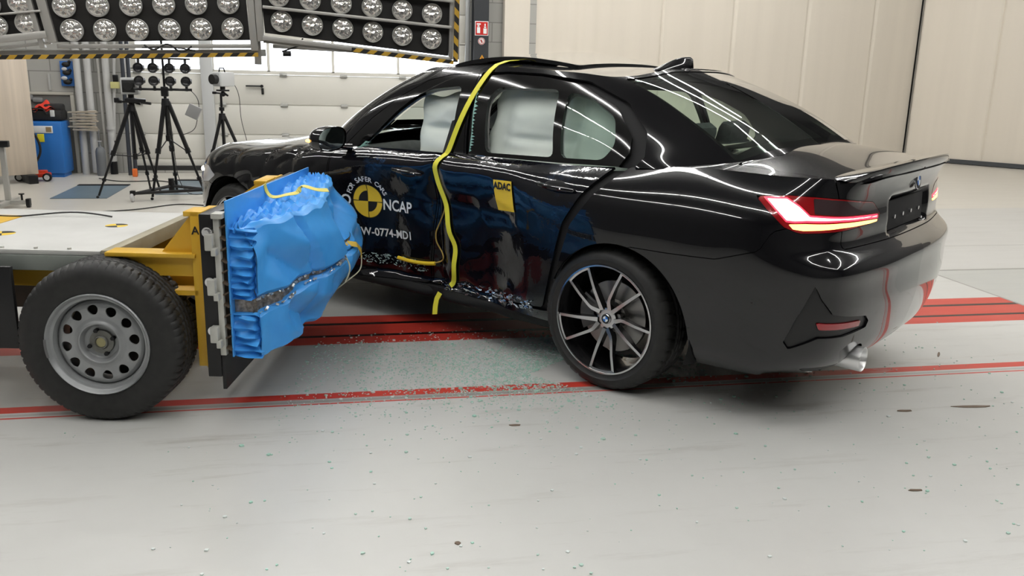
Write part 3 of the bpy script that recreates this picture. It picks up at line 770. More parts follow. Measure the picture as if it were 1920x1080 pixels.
def car_wheel(x, side, full=True, tilt=0):
    w = empty('wheel', (x, .888*side, .3305), 0, CAR)
    R, r = .3305, .247
    mb = MB(); tyre(mb, R, r+.002, .235, side=side); mb.build('tyre', RUB, w, smooth=40)
    f = side
    # barrel and lip
    mb = MB(); mb.lathe([(.250, -.010*f), (.2525, -.004*f), (.2525, .001*f), (.2455, .002*f), (.2445, -.004*f)], n=96); mb.build('rim_lip', RIMS, w)
    mb = MB(); mb.lathe([(.246, -.004*f), (.236, -.03*f), (.228, -.06*f), (.222, -.2*f), (.235, -.225*f)], n=72); mb.build('rim_barrel', RIMK, w)
    if not full: 
        mb = MB(); mb.lathe([(0, -.06*f), (.24, -.03*f)], n=32); mb.build('wheel_face', RIMK, w); return w
    top = lambda q: (-.012-.030*max(0, (.17-q)/.17)**1.3+.004)*f
    face = MB(); body = MB()
    for k in range(5):
        ph = math.radians(125+72*k)
        for s, kink in ((1, False), (-1, True)):
            ar = ph+s*math.radians(14.5); re = .243
            P0 = (.044*math.cos(ph+s*(.20 if kink else .10)), .044*math.sin(ph+s*(.20 if kink else .10))); P2 = (re*math.cos(ar), re*math.sin(ar))
            if kink: rk = .090; ak = ph+s*math.radians(25); K = (rk*math.cos(ak), rk*math.sin(ak)); pts = [P0, (P0[0]*.15+K[0]*.85, P0[1]*.15+K[1]*.85), (K[0]*.93+P2[0]*.07, K[1]*.93+P2[1]*.07), (K[0]*.5+P2[0]*.5, K[1]*.5+P2[1]*.5), P2]
            else:
                pts = [(P0[0]+(P2[0]-P0[0])*q, P0[1]+(P2[1]-P0[1])*q) for q in (0, .25, .5, .75, 1)]
            wd = [.020, .0165, .014, .0125, .0125]
            rows = spoke_bar(body, pts, wd, .035*f, .022*f, top)
            for i in range(4):
                a, b = rows[i], rows[i+1]
                face.add([a[1], a[2], b[2], b[1]], [[0, 1, 2, 3]])
                body.add(a+b, [[0, 1, 5, 4], [2, 3, 7, 6], [3, 0, 4, 7]])
        # rim segment between the two spokes of a pair
        seg = []; 
        for j in range(9):
            a = ph+math.radians(-14.5+29*j/8); seg.append([(.2445*math.cos(a), -.006*f, .2445*math.sin(a)), (.236*math.cos(a), -.008*f, .236*math.sin(a))])
        face.grid(seg)
    face.lathe([(.022, -.036*f), (.044, -.034*f), (.050, -.036*f)], n=30)
    body.lathe([(.050, -.036*f), (.056, -.055*f), (.06, -.09*f)], n=30)
    face.build('spoke_faces', RIMS, w, smooth=25); body.build('spoke_sides', RIMK, w, smooth=25)
    mb = MB()
    for k in range(5): a = math.radians(89+72*k); c = (.058*math.cos(a), .058*math.sin(a)); mb.cyl((c[0], -.075*f, c[1]), (c[0], -.048*f, c[1]), .011, n=6)
    mb.build('wheel_bolts', DISC, w)
    mb = MB(); mb.lathe([(.06, -.10*f), (.165, -.10*f), (.165, -.124*f), (.05, -.124*f)], n=48); mb.lathe([(.0, -.07*f), (.075, -.08*f), (.08, -.10*f)], n=32); mb.build('brake_disc', DISC, w)
    mb = MB(); mb.lathe([(.10, -.082*f), (.175, -.082*f), (.178, -.13*f), (.10, -.13*f)], n=14, ang=(-.5, .55)); mb.build('brake_caliper', mat('grey cast caliper', (.16, .16, .155), .5, .6), w)
    b = roundel(.023, w, 'centre_cap'); b.rotation_euler = (0, 0, -PI/2*f); b.location = (0, -.034*f, 0)
    return w
car_wheel(0, 1); car_wheel(0, -1); car_wheel(2.851, 1); car_wheel(2.851, -1)
# wheel wells
for cx_ in (-.06, 2.851):
    for sg in (1, -1):
        mb = MB(); mb.lathe([(.368, .875*sg), (.385, .80*sg), (.39, .50*sg), (.05, .50*sg)], (cx_, 0, .335), n=40, ang=(-.35, PI+.35)); mb.build('wheel_arch_liner', DARK, CAR)
mb = MB(); mb.boxb(-.86, 3.4, -.50, .50, .20, .30); mb.boxb(.42, 2.40, -.78, .74, .20, .25); mb.boxb(-.95, -.50, -.50, .50, .24, .40); mb.build('underbody', DARK, CAR)
mb = MB(); mb.tube([(-.90, .525, .305), (-.8, .50, .31), (-.6, .42, .30), (0, .3, .24)], .03, 10); mb.build('exhaust_pipe', mat('exhaust steel', (.25, .24, .22), .4, 1), CAR)
# ------------------------------------------------------------------ interior
def seat(x, y, nm, wid=.50, hr=True, back=.62):
    s = empty(nm, (x, y, 0), 0, CAR)
    mb = MB(); mb.box((.02, 0, .43), (.52, wid, .16), (0, -.12, 0), .05); mb.build('seat_cushion', SEATM, s)
    mb = MB(); mb.box((-.30, 0, .78), (.14, wid*.95, back), (0, -.32, 0), .05); mb.box((-.27, wid*.38, .74), (.16, .09, back*.8), (0, -.32, 0), .04); mb.box((-.27, -wid*.38, .74), (.16, .09, back*.8), (0, -.32, 0), .04); mb.build('seat_back', SEATM, s)
    if hr: mb = MB(); mb.box((-.42, 0, 1.165), (.10, .27, .19), (0, -.3, 0), .045); mb.cyl((-.40, .06, 1.0), (-.42, .06, 1.12), .006); mb.cyl((-.40, -.06, 1.0), (-.42, -.06, 1.12), .006); mb.build('headrest', SEATM, s)
    return s
seat(1.30, .30, 'front_seat'); seat(1.30, -.36, 'front_seat')
rs = empty('rear_seat', (.42, 0, 0), 0, CAR)
mb = MB(); mb.box((.1, 0, .42), (.50, 1.24, .16), (0, -.1, 0), .05); mb.build('seat_cushion', SEATM, rs)
mb = MB(); mb.box((-.24, 0, .74), (.14, 1.24, .60), (0, -.35, 0), .05); mb.build('seat_back', SEATM, rs)
for y in (-.40, 0, .40): mb = MB(); mb.box((-.37, y, 1.10), (.10, .26, .15), (0, -.25, 0), .045); mb.build('headrest', SEATM, rs)
mb = MB(); mb.boxb(-.56, .02, -.58, .58, 1.00, 1.03); mb.build('parcel_shelf', mat('parcel shelf', (.25, .28, .27), .8), CAR)
mb = MB(); rows = []
for k in range(21):
    y = -.66+1.3*k/20; rows.append([(1.66, y, .62), (1.64, y, .84), (1.68, y, .925), (1.78, y, .955+.03*math.exp(-((y-.36)/.2)**2)), (1.95, y, .96), (2.2, y, .965), (2.22, y, .5)])
mb.grid(rows); mb.build('dashboard', SEATM, CAR, smooth=60)
mb = MB(); mb.box((1.62, -.02, .92), (.02, .26, .10), (0, .2, 0), .006); mb.build('centre_screen', mat('dim screen', (.02, .02, .025), .1, emit=(.15, .35, .7), es=.4), CAR)
st = empty('steering_wheel', (1.42, .36, .90), 0, CAR); st.rotation_euler = (0, -.42, 0)
mb = MB(); mb.tube([(0, .185*math.cos(2*PI*k/40), .185*math.sin(2*PI*k/40)) for k in range(40)], .016, 10, closed=True); mb.build('wheel_rim', SEATM, st)
mb = MB(); mb.sphere((.02, 0, 0), .07, 16, 10, (.5, 1, .9)); mb.box((.02, 0, 0), (.02, .34, .035)); mb.box((.02, 0, -.09), (.02, .04, .16)); mb.build('wheel_hub', GLOSSB, st)
for sg in (1, -1):
    mb = MB(); mb.boxb(.45, 1.95, .70*sg-.02, .70*sg+.02, .40, .93); mb.build('door_lining', mat('door lining', (.02, .02, .022), .7), CAR) if sg < 0 else None
    mb = MB(); mb.box((1.13, .60*sg, 1.17), (.08, .03, .44), (.42*sg, 0, 0)); mb.build('pillar_trim', DARK, CAR)
# curtain airbags
def airbag(poly, ybase, thick, nm, seed, folds, lean=.36, rise=1.0):
    """poly: (x, z) quad TL TR BR BL seen from the left; cloth bulges outwards"""
    TL, TR, BR, BL = poly; n, m = 48, 36; F_, Bk = [], []
    for i in range(n+1):
        u = i/n; rf, rb = [], []
        for j in range(m+1):
            v = j/m; x = (1-u)*((1-v)*TL[0]+v*BL[0])+u*((1-v)*TR[0]+v*BR[0]); z = (1-u)*((1-v)*TL[1]+v*BL[1])+u*((1-v)*TR[1]+v*BR[1])
            e = (max(0, 1-(2*u-1)**6)*max(0, 1-(2*v-1)**8))**.5; y = ybase-(z-1.0)*lean
            b = 0
            for (fx, fz, ax, az, h) in folds: b += h*math.exp(-((x-fx)/ax)**2-((z-fz)/az)**2)
            nz = float(vnoise(np.array(x*9+z*2), np.array(z*5-x), seed))-.5; nz2 = abs(float(vnoise(np.array(x*4+z*3), np.array(z*14-x*3), seed+1))-.5)
            x2 = x+.012*math.sin(z*40+seed)*(1-e); z2 = z+.01*math.sin(x*30+seed)*(1-e)
            rf.append((x2, y+e*(thick+b+.02*nz-.022*nz2), z2)); rb.append((x2, y-e*thick*.7, z2))
        F_.append(rf); Bk.append(rb)
    mb = MB(); mb.grid(F_); mb.grid(Bk); o = mb.build(nm, AIRB, CAR, smooth=80); return o
airbag([(1.44, 1.255), (1.06, 1.30), (1.02, .93), (1.37, .90)], .64, .035, 'curtain_airbag', 3, [(1.25, 1.10, .10, .02, -.03), (1.2, 1.2, .12, .06, .02), (1.2, 1.0, .14, .06, .02)])
airbag([(.90, 1.33), (.10, 1.30), (.05, .92), (.90, .92)], .655, .035, 'curtain_airbag', 8, [(.8, 1.12, .05, .2, -.03), (.6, 1.08, .2, .02, -.02), (.6, 1.2, .2, .05, .02), (.36, 1.15, .03, .2, -.03), (.5, .98, .2, .03, .02)])
# ------------------------------------------------------------------ strap, cable, marks on the car's side (built in world space through the car frame)
def w_of(p):
    c, s = math.cos(CARR), math.sin(CARR); return (CARX+c*p[0]-s*p[1], CARY+s*p[0]+c*p[1], p[2])
def ribbon(mb, pts, width, th=.0012, wdir=(1, 0, 0)):
    pts = [Vector(p) for p in pts]; wd = Vector(wdir); rows = []
    for i, p in enumerate(pts):
        d = (pts[min(i+1, len(pts)-1)]-pts[max(0, i-1)]).normalized(); s = (wd-d*wd.dot(d)).normalized()*width/2; n = d.cross(s).normalized()*th
        rows.append([p-s+n, p+s+n, p+s-n, p-s-n, p-s+n])
    mb.grid(rows)
    mb.add(rows[0][:4], [[0, 1, 2, 3]]); mb.add(rows[-1][:4], [[3, 2, 1, 0]])
def interp(P, n):
    P = np.array(P, float); t = np.concatenate([[0], np.cumsum(np.linalg.norm(np.diff(P, axis=0), axis=1))]); return nspline(t, P, np.linspace(0, t[-1], n))
YT = mat('yellow webbing', (.80, .74, .06), .55)
path = []
for x, z in interp([(.935, 1.385), (.96, 1.32), (1.01, 1.19), (1.055, 1.08), (1.10, .985), (1.135, .91), (1.115, .80), (1.075, .66), (1.055, .56), (1.03, .50), (1.04, .40), (1.06, .30), (1.08, .27)], 60):
    path.append((x, surf_y(x, z)+.012, z))
rp = [(.90, .40, 1.462), (.905, .50, 1.455), (.915, .57, 1.436), (.925, .605, 1.41)]
mb = MB(); ribbon(mb, [w_of(p) for p in rp+path], .031, wdir=tuple(Vector(w_of((1, 0, 0)))-Vector(w_of((0, 0, 0)))))
ribbon(mb, [w_of(p) for p in [(1.115, .775, .235), (1.125, .79, .20), (1.13, .795, .16), (1.12, .81, .12)]], .034, wdir=tuple(Vector(w_of((1, 0, 0)))-Vector(w_of((0, 0, 0)))))
o = mb.build('contact_strap', YT); tag(o, 'yellow webbing strap hanging over the roof and down the middle pillar of the black car', 'strap')
mb = MB(); cb = []
for x, z in interp([(1.115, .76), (1.10, .70), (1.15, .62), (1.19, .54), (1.17, .46), (1.14, .42), (1.17, .39), (1.22, .375)], 40): cb.append(w_of((x, surf_y(x, z)+.012, z)))
mb.tube(cb, .004, 6); o = mb.build('sensor_cable', mat('ochre cable', (.40, .28, .07), .5)); tag(o, 'thin ochre cable dangling beside the yellow strap on the crushed doors', 'cable')
mb = MB(); mb.tube([w_of((x, surf_y(x, z)+.016, z)) for x, z in interp([(1.20, .375), (1.32, .365), (1.44, .368), (1.47, .37)], 16)], .011, 8); o = mb.build('sensor_strip', mat('yellow sensor strip', (.85, .60, .03), .45)); tag(o, 'short yellow sensor strip lying across the dented lower front door', 'sensor strip')
# torn bright metal and glass grit caught on the sill
random.seed(7)
def grit(nm, n, xr, zr, m, parent, smin, smax, off=.006):
    mb = MB()
    for _ in range(n):
        x = random.uniform(*xr); z = random.uniform(*zr)+(-.045*(x-.35)/.8 if x < 1.15 else -.045); s = random.uniform(smin, smax); y = surf_y(x, z)+off
        mb.box((x, y, z), (s*random.uniform(1, 2.5), s*.3, s*.6), (random.uniform(-.6, .6), random.uniform(-.6, .6), random.uniform(-.3, .3)))
    o = mb.build(nm, m, parent, smooth=0, fix=False); o['kind'] = 'stuff'; return o
SILL = [o for o in bpy.data.objects if o.name == 'sill'][0]
grit('torn_metal_flecks', 170, (.42, 1.15), (.285, .345), mat('torn bright metal', (.45, .5, .55), .25, .9), SILL, .003, .012)
grit('glass_grit', 130, (1.25, 1.75), (.36, .42), mat('glass grit', (.45, .6, .58), .2), FD, .003, .009)
# ------------------------------------------------------------------ building
GY = mat('door panel white', (.66, .645, .59), .5); WOOD = None
def struct(o): o['kind'] = 'structure'; return o
def math2(t, op, a, b=None, c=None):
    n = t.n('ShaderNodeMath', operation=op)
    for k, v in enumerate((a, b, c)):
        if v is None: continue
        if isinstance(v, bpy.types.NodeSocket): t.l(v, n.inputs[k])
        else: n.inputs[k].default_value = v
    return n.outputs[0]
def floor_mat():
    m = mat('sealed concrete floor', (.5, .5, .48), .32); t = NT(m)
    co = t.n('ShaderNodeTexCoord').outputs['Object']; sp = t.n('ShaderNodeSeparateXYZ'); t.l(co, sp.inputs[0]); x, y = sp.outputs[0], sp.outputs[1]
    n1 = t.n('ShaderNodeTexNoise', i_Scale=.9, i_Detail=5.0, i_Roughness=.6); t.l(co, n1.inputs['Vector'])
    mp = t.n('ShaderNodeMapping'); mp.inputs['Scale'].default_value = (.8, 6, 1); t.l(co, mp.inputs[0])
    n2 = t.n('ShaderNodeTexNoise', i_Scale=1.6, i_Detail=7.0, i_Roughness=.7); t.l(mp.outputs[0], n2.inputs['Vector'])
    n3 = t.n('ShaderNodeTexNoise', i_Scale=60.0, i_Detail=3.0); t.l(co, n3.inputs['Vector'])
    base = t.ramp(n1.outputs[0], [(.25, (.47, .47, .45)), (.75, (.55, .55, .53))]).outputs[0]
    st = t.ramp(n2.outputs[0], [(.56, (0, 0, 0)), (.78, (1, 1, 1))]).outputs[0]
    zone = math2(t, 'MULTIPLY', math2(t, 'GREATER_THAN', y, 2.9), math2(t, 'LESS_THAN', y, 4.42)); stf = math2(t, 'MULTIPLY', st, math2(t, 'ADD', .42, math2(t, 'MULTIPLY', zone, .3))); base = t.mix(stf, base, (.27, .25, .22))
    # far bays: lighter resin
    far = math2(t, 'GREATER_THAN', y, 8.62); base = t.mix(math2(t, 'MULTIPLY', far, .8), base, (.56, .53, .47))
    mid = math2(t, 'MULTIPLY', math2(t, 'GREATER_THAN', y, 5.73), math2(t, 'LESS_THAN', y, 8.62)); base = t.mix(math2(t, 'MULTIPLY', mid, .6), base, (.47, .465, .45))
    gb = math2(t, 'MULTIPLY', math2(t, 'GREATER_THAN', x, 4.33), math2(t, 'MULTIPLY', math2(t, 'GREATER_THAN', y, 4.0), math2(t, 'LESS_THAN', y, 5.72))); base = t.mix(math2(t, 'MULTIPLY', gb, .8), base, (.40, .41, .39))
    def band(v0, v1, u1=4.33):
        b = math2(t, 'MULTIPLY', math2(t, 'GREATER_THAN', y, v0), math2(t, 'LESS_THAN', y, v1))
        return math2(t, 'MULTIPLY', b, math2(t, 'LESS_THAN', x, u1)) if u1 else b
    wear = t.ramp(n2.outputs[0], [(.60, (1, 1, 1)), (.70, (.35, .35, .35))]).outputs[0]
    red = None
    for v0, v1 in ((4.42, 4.545), (4.58, 4.765), (4.805, 4.945)):
        b = band(v0, v1); red = b if red is None else math2(t, 'ADD', red, b)
    base = t.mix(red, base, t.mix(n1.outputs[0], (.42, .035, .022), (.56, .050, .035)))
    low = math2(t, 'ADD', band(3.648, 3.715, None), band(3.582, 3.596, None)); mk = math2(t, 'MULTIPLY', low, wear)
    base = t.mix(mk, base, (.52, .045, .03))
    gr = math2(t, 'MULTIPLY', math2(t, 'MULTIPLY', band(3.60, 3.648, 1.5), math2(t, 'GREATER_THAN', x, -.9)), math2(t, 'MULTIPLY', n1.outputs[0], .9)); base = t.mix(gr, base, (.14, .11, .08))
    gl = math2(t, 'ADD', band(4.545, 4.58), band(4.765, 4.805)); base = t.mix(gl, base, (.004, .004, .004))
    for v, w, d in ((6.61, .012, .7), (5.73, .03, .75), (3.62, .022, .35)):
        base = t.mix(math2(t, 'MULTIPLY', band(v-w/2, v+w/2, None), d), base, (.13, .13, .12))
    jb = math2(t, 'MULTIPLY', math2(t, 'MULTIPLY', math2(t, 'GREATER_THAN', x, 4.33), math2(t, 'LESS_THAN', x, 4.35)), math2(t, 'MULTIPLY', math2(t, 'GREATER_THAN', y, 4.4), math2(t, 'LESS_THAN', y, 5.73)))
    base = t.mix(math2(t, 'MULTIPLY', jb, .6), base, (.15, .13, .12))
    t.l(base, t.p.inputs['Base Color'])
    r = t.n('ShaderNodeMapRange'); r.inputs[3].default_value = .24; r.inputs[4].default_value = .42; t.l(n2.outputs[0], r.inputs[0]); t.l(r.outputs[0], t.p.inputs['Roughness'])
    t.bump(n3.outputs[0], .05, .003); return m
FM = floor_mat()
mb = MB(); mb.boxb(-9, 14, -5, 16, -.2, 0); o = mb.build('floor', FM); struct(o)
def wall_mat(name, c, sc=(1, 1, .3), amp=.06, rough=.6):
    m = mat(name, c, rough); t = NT(m); co = t.n('ShaderNodeTexCoord').outputs['Object']; mp = t.n('ShaderNodeMapping'); mp.inputs['Scale'].default_value = sc; t.l(co, mp.inputs[0])
    n = t.n('ShaderNodeTexNoise', i_Scale=2.0, i_Detail=4.0); t.l(mp.outputs[0], n.inputs['Vector'])
    t.l(t.ramp(n.outputs[0], [(.3, tuple(q*(1-amp) for q in c)), (.7, tuple(min(1, q*(1+amp)) for q in c))]).outputs[0], t.p.inputs['Base Color']); return m
BEIGE = wall_mat('beige partition panel', (.69, .635, .55), (2.5, 2.5, .08), .025, .55)
def block_mat():
    m = mat('painted block wall', (.4, .4, .37), .7); t = NT(m); co = t.n('ShaderNodeTexCoord').outputs['Object']; sp = t.n('ShaderNodeSeparateXYZ'); t.l(co, sp.inputs[0]); cb = t.n('ShaderNodeCombineXYZ'); t.l(sp.outputs[0], cb.inputs[0]); t.l(sp.outputs[2], cb.inputs[1])
    b = t.n('ShaderNodeTexBrick'); t.l(cb.outputs[0], b.inputs['Vector']); b.inputs['Scale'].default_value = 1; b.inputs['Brick Width'].default_value = .5; b.inputs['Row Height'].default_value = .25; b.inputs['Mortar Size'].default_value = .006
    b.inputs['Color1'].default_value = (.36, .355, .33, 1); b.inputs['Color2'].default_value = (.40, .395, .365, 1); b.inputs['Mortar'].default_value = (.22, .22, .2, 1); t.l(b.outputs[0], t.p.inputs['Base Color']); return m
BLOCK = block_mat()
ROOFC = mat('dark ceiling', (.10, .10, .10), .8)
CH = 6.6
mb = MB(); mb.boxb(-9, 14, -5, 16, CH, CH+.2); struct(mb.build('ceiling', ROOFC))
# back wall around the sectional doors
WV = 11.9
mb = MB(); mb.boxb(-9, -2.64, WV, WV+.3, 0, CH); mb.boxb(-2.64, 1.70, WV, WV+.3, 3.2, CH); mb.boxb(1.70, 2.6, WV, WV+.3, 0, CH); mb.boxb(-2.64, 1.7, WV, WV+.3, -.1, .03); struct(mb.build('wall_back', BLOCK))
mb = MB(); mb.boxb(-9.2, -9, -5, 16, 0, CH); struct(mb.build('wall_left', wall_mat('grey hall wall', (.10, .10, .10))))
mb = MB(); mb.boxb(-9, 14, -5.2, -5, 0, CH); struct(mb.build('wall_front', MATS['grey hall wall']))
mb = MB(); mb.boxb(14, 14.2, -5, 16, 0, CH); mb.boxb(2.6, 14, 15.9, 16, 0, CH); struct(mb.build('wall_far', MATS['grey hall wall']))
# sectional doors: personnel leaf, post, wide leaf; window strips let the daylight in
def sect(name, u0, u1, wins, post=False):
    mb = MB(); y0, y1 = WV+.10, WV+.15
    for z0, z1 in ((.05, .165), (.175, .485), (.497, .87), (.882, 1.255), (1.72, 2.08), (2.09, 2.5), (2.51, 3.2)): mb.boxb(u0, u1, y0, y1, z0, z1, .004)
    mb.boxb(u0, u1, y0+.012, y1-.01, .05, 1.26); mb.boxb(u0, u1, y0+.012, y1-.01, 1.72, 3.2)
    mb.boxb(u0, u1, y0-.005, y1, 1.262, 1.312); mb.boxb(u0, u1, y0-.005, y1, 1.70, 1.73)
    xs = [u0]+[q for w in wins for q in w]+[u1]
    for k in range(0, len(xs), 2): mb.boxb(xs[k], xs[k+1], y0-.005, y1, 1.30, 1.71)
    o = mb.build(name, GY); struct(o)
    for w in wins:
        g = MB(); g.boxb(w[0], w[1], y0+.02, y0+.026, 1.31, 1.70); g.build('window_pane', MATS.get('window glass') or glass_mat('window glass', (.97, .98, 1), .6), o)
    mb = MB()
    for u in ([(u0+u1)/2, u0+.10] if u1-u0 < 1.2 else [u0+.10+(u1-u0-.2)*k/4 for k in range(5)]):
        for z in (.49, .876, 1.262): mb.boxb(u-.045, u+.045, y0-.018, y0, z-.022, z+.022, .004); mb.cyl((u-.045, y0-.016, z), (u+.045, y0-.016, z), .007, n=8)
    mb.build('hinge', mat('zinc hinge', (.42, .42, .40), .4, .7), o); return o
d1 = sect('door_1', -2.62, -1.745, [(-2.52, -1.76)])
d2 = sect('door_2', -1.60, 1.69, [(-1.585, -.925), (-.89, -.106), (-.07, .743), (.778, 1.572)])
mb = MB(); mb.boxb(-1.745, -1.60, WV+.04, WV+.12, .02, 3.2, .006); struct(mb.build('trim_1', mat('white door post', (.55, .56, .56), .45)))
mb = MB(); mb.boxb(-1.2, -.99, 0, .03, -.008, .010, .003); mb.cyl((-1.0, -.0, 0), (-1.0, .03, 0), .02); mb.build('door_handle', BLK, d2, loc=(0, WV+.05, 1.115)); 
for z in (1.115,): 
    mb = MB(); mb.boxb(-.995-.015, -.995+.015, WV+.085, WV+.1, 1.01, 1.09, .003); mb.build('lock_plate', BLK, d2)
mb = MB(); mb.boxb(-2.62, -1.745, WV+.02, WV+.16, .03, .085); mb.build('bottom_seal', mat('rubber seal', (.02, .02, .02), .7), d1); mb = MB(); mb.boxb(-1.6, 1.69, WV+.02, WV+.16, .03, .085); mb.build('bottom_seal', mat('rubber seal', (.02, .02, .02), .7), d2)
# steel column
mb = MB(); mb.boxb(1.72, 1.915, WV-.25, WV-.235, 0, CH); mb.boxb(1.72, 1.915, WV-.03, WV-.012, 0, CH); mb.boxb(1.808, 1.828, WV-.235, WV-.03, 0, CH); mb.boxb(1.725, 1.91, WV-.245, WV-.24, 0, CH); o = mb.build('steel_column', mat('anthracite steel', (.035, .038, .042), .45, .2)); tag(o, 'dark grey steel column beside the garage door carrying the red and white fire sign', 'column')
mb = MB(); mb.boxb(1.64, 1.70, WV-.02, WV+.0, 0, 3.2, .004); struct(mb.build('trim_2', mat('galvanised rail', (.42, .43, .43), .4, .6)))
# fire sign
def flat_text(txt, size, loc, name, m, parent=None, sx=1, rz=0):
    V, F = text_mesh(txt, size); mb = MB(); mb.add([(loc[0]+x*sx, loc[1], loc[2]+y) for x, y, _ in V], F); return mb.build(name, m, parent, smooth=0, fix=False)
fs = thing('fire_point_sign', 'square red and white fire equipment sign on the dark steel column', 'sign', (1.82, WV-.252, 1.80))
mb = MB(); mb.boxb(-.088, .088, -.006, 0, .02, .20, .002); mb.build('backing_plate', WHITE, fs)
mb = MB(); mb.boxb(-.080, .080, -.008, -.005, .028, .192); mb.build('red_panel', mat('sign red', (.50, .02, .015), .4), fs)
mb = MB(); mb.boxb(-.062, -.020, -.010, -.008, .05, .125); mb.boxb(-.055, -.030, -.010, -.008, .13, .15); mb.boxb(-.066, -.014, -.010, -.008, .155, .172); mb.boxb(.022, .066, -.010, -.008, .045, .11, .0); mb.boxb(.03, .058, -.010, -.008, .115, .135); mb.boxb(.036, .052, -.010, -.008, .14, .17); mb.build('white_symbols', WHITE, fs)
fr_ = thing('round_sign', 'small round white and red sign under the fire sign', 'sign', (1.82, WV-.252, 1.75))
mb = MB(); mb.cyl((0, 0, 0), (0, -.006, 0), .045, n=28); mb.build('disc', WHITE, fr_)
mb = MB(); mb.lathe([(.034, -.008), (.041, -.008)], n=28); mb.box((0, -.008, 0), (.05, .001, .008), (0, .7, 0)); mb.box((0, -.008, 0), (.012, .001, .04)); mb.build('red_ring', MATS['sign red'], fr_)
tr_ = thing('warning_triangle', 'small orange warning triangle low on the dark column', 'sign', (1.83, WV-.252, 1.50))
mb = MB(); mb.prism([(-.045, 0), (.045, 0), (0, .08)], -.006, 0); mb.build('triangle_face', mat('orange sticker', (.75, .33, .02), .5), tr_)
mb = MB(); mb.prism([(-.008, .015), (.008, .015), (.003, .055), (-.003, .055)], -.008, -.006); mb.build('symbol', BLK, tr_)
# beige partitions: corrugated lengths on the left, flat panels to the right, corner at u = 9.8
def partition(name, a, b, seams, wav=0, h=4.6, label=None):
    A = Vector((a[0], a[1], 0)); Bv = Vector((b[0], b[1], 0)); d = (Bv-A); L = d.length; d.normalize(); nrm = Vector((d.y, -d.x, 0))
    mb = MB(); n = int(L/.025); rows = []
    for i in range(n+1):
        s = L*i/n; off = 0
        if wav and s < wav: off = .006*max(-.3, math.sin(s*2*PI/.32))*sstep(wav, wav*.7, s)
        for q in seams:
            if abs(s-q) < .02: off -= .02
        p = A+d*s+nrm*float(off); rows.append([(p.x, p.y, 0.02), (p.x, p.y, h/2), (p.x, p.y, h)])
    back = [[(r[2][0]-nrm.x*.06, r[2][1]-nrm.y*.06, h), (r[0][0]-nrm.x*.06, r[0][1]-nrm.y*.06, 0.02)] for r in rows]
    mb.grid([r+bk+[r[0]] for r, bk in zip(rows, back)]); mb.add(rows[0]+back[0], [[0, 1, 2, 3, 4]]); mb.add(rows[-1]+back[-1], [[4, 3, 2, 1, 0]])
    o = mb.build(name, BEIGE, smooth=50); struct(o); return o
wb = partition('wall_right', (2.15, 11.80), (9.82, 14.04), [.42, 2.55, 3.9, 5.4, 6.9], wav=1.9)
wr = partition('wall_right.001', (9.84, 14.02), (13.9, 8.9), [1.25, 2.6, 4.0])
mb = MB(); mb.cyl((9.83, 13.99, 0), (9.83, 13.99, 4.6), .013, n=10); mb.build('corner_seam', mat('seam grey', (.20, .19, .17), .7), wb)
mb = MB(); 
dd = Vector((13.9-9.84, 8.9-14.02, 0)).normalized()
mb.box((9.84+dd.x*3.2-.02, 14.02+dd.y*3.2-.02, .045), (6.3, .03, .07), (0, 0, math.atan2(dd.y, dd.x))); mb.build('base_shade_strip', mat('painted base shade', (.05, .055, .06), .5), wr)  # dark strip added to paint the shadow along the wall foot
# pits
for nm, (u0, u1, v0, v1), lab in (('left', (-2.97, -2.42, 9.65, 10.72), 'blue-grey floor hatch beside the foot of the left tripod'), ('right', (-2.0, -.9, 9.92, 11.15), 'blue-grey floor hatch half hidden behind the front of the black car')):
    t_ = thing('floor_hatch', lab, 'floor hatch', (u0, v0, 0))
    mb = MB(); mb.boxb(0, u1-u0, 0, v1-v0, .001, .006); mb.build('hatch_plate', noisy('blue grey steel plate', (.10, .15, .19), (.14, .19, .23), 3, .35), t_)
    mb = MB(); mb.boxb(.0, u1-u0, v1-v0-.09, v1-v0, .006, .012); mb.build('open_slot', DARK, t_)
# ceiling tubes: long rows, and closed loops above the test area
TUBE = mat('fluorescent tube', (1, 1, 1), .5, emit=(1, .985, .95), es=TUBE_E); FIX = mat('white luminaire', (.7, .7, .7), .5)
def tube_row(u0, v0, u1, v1, z=6.0, label='', seg=1.5):
    L = math.hypot(u1-u0, v1-v0); n = max(1, round(L/seg)); a = math.atan2(v1-v0, u1-u0)
    o = thing('tube_luminaire', label, 'ceiling light', (u0, v0, z), a, 'rows of ceiling tubes')
    mb = MB(); mb.boxb(0, L, -.05, .05, .03, .09); mb.build('housing', FIX, o)
    mb = MB()
    for k in range(n): mb.boxb(L*k/n+.03, L*(k+1)/n-.03, -.028, .028, -.012, .03)
    mb.build('tube', TUBE, o)
    mb = MB(); mb.cyl((.3, 0, .09), (.3, 0, CH-z), .006, n=6); mb.cyl((L-.3, 0, .09), (L-.3, 0, CH-z), .006, n=6); mb.build('hanger', FIX, o)
LAB = 'long ceiling row of fluorescent tubes seen only as a bright line mirrored in the car'
for r in ROWS: tube_row(*r, label=LAB)
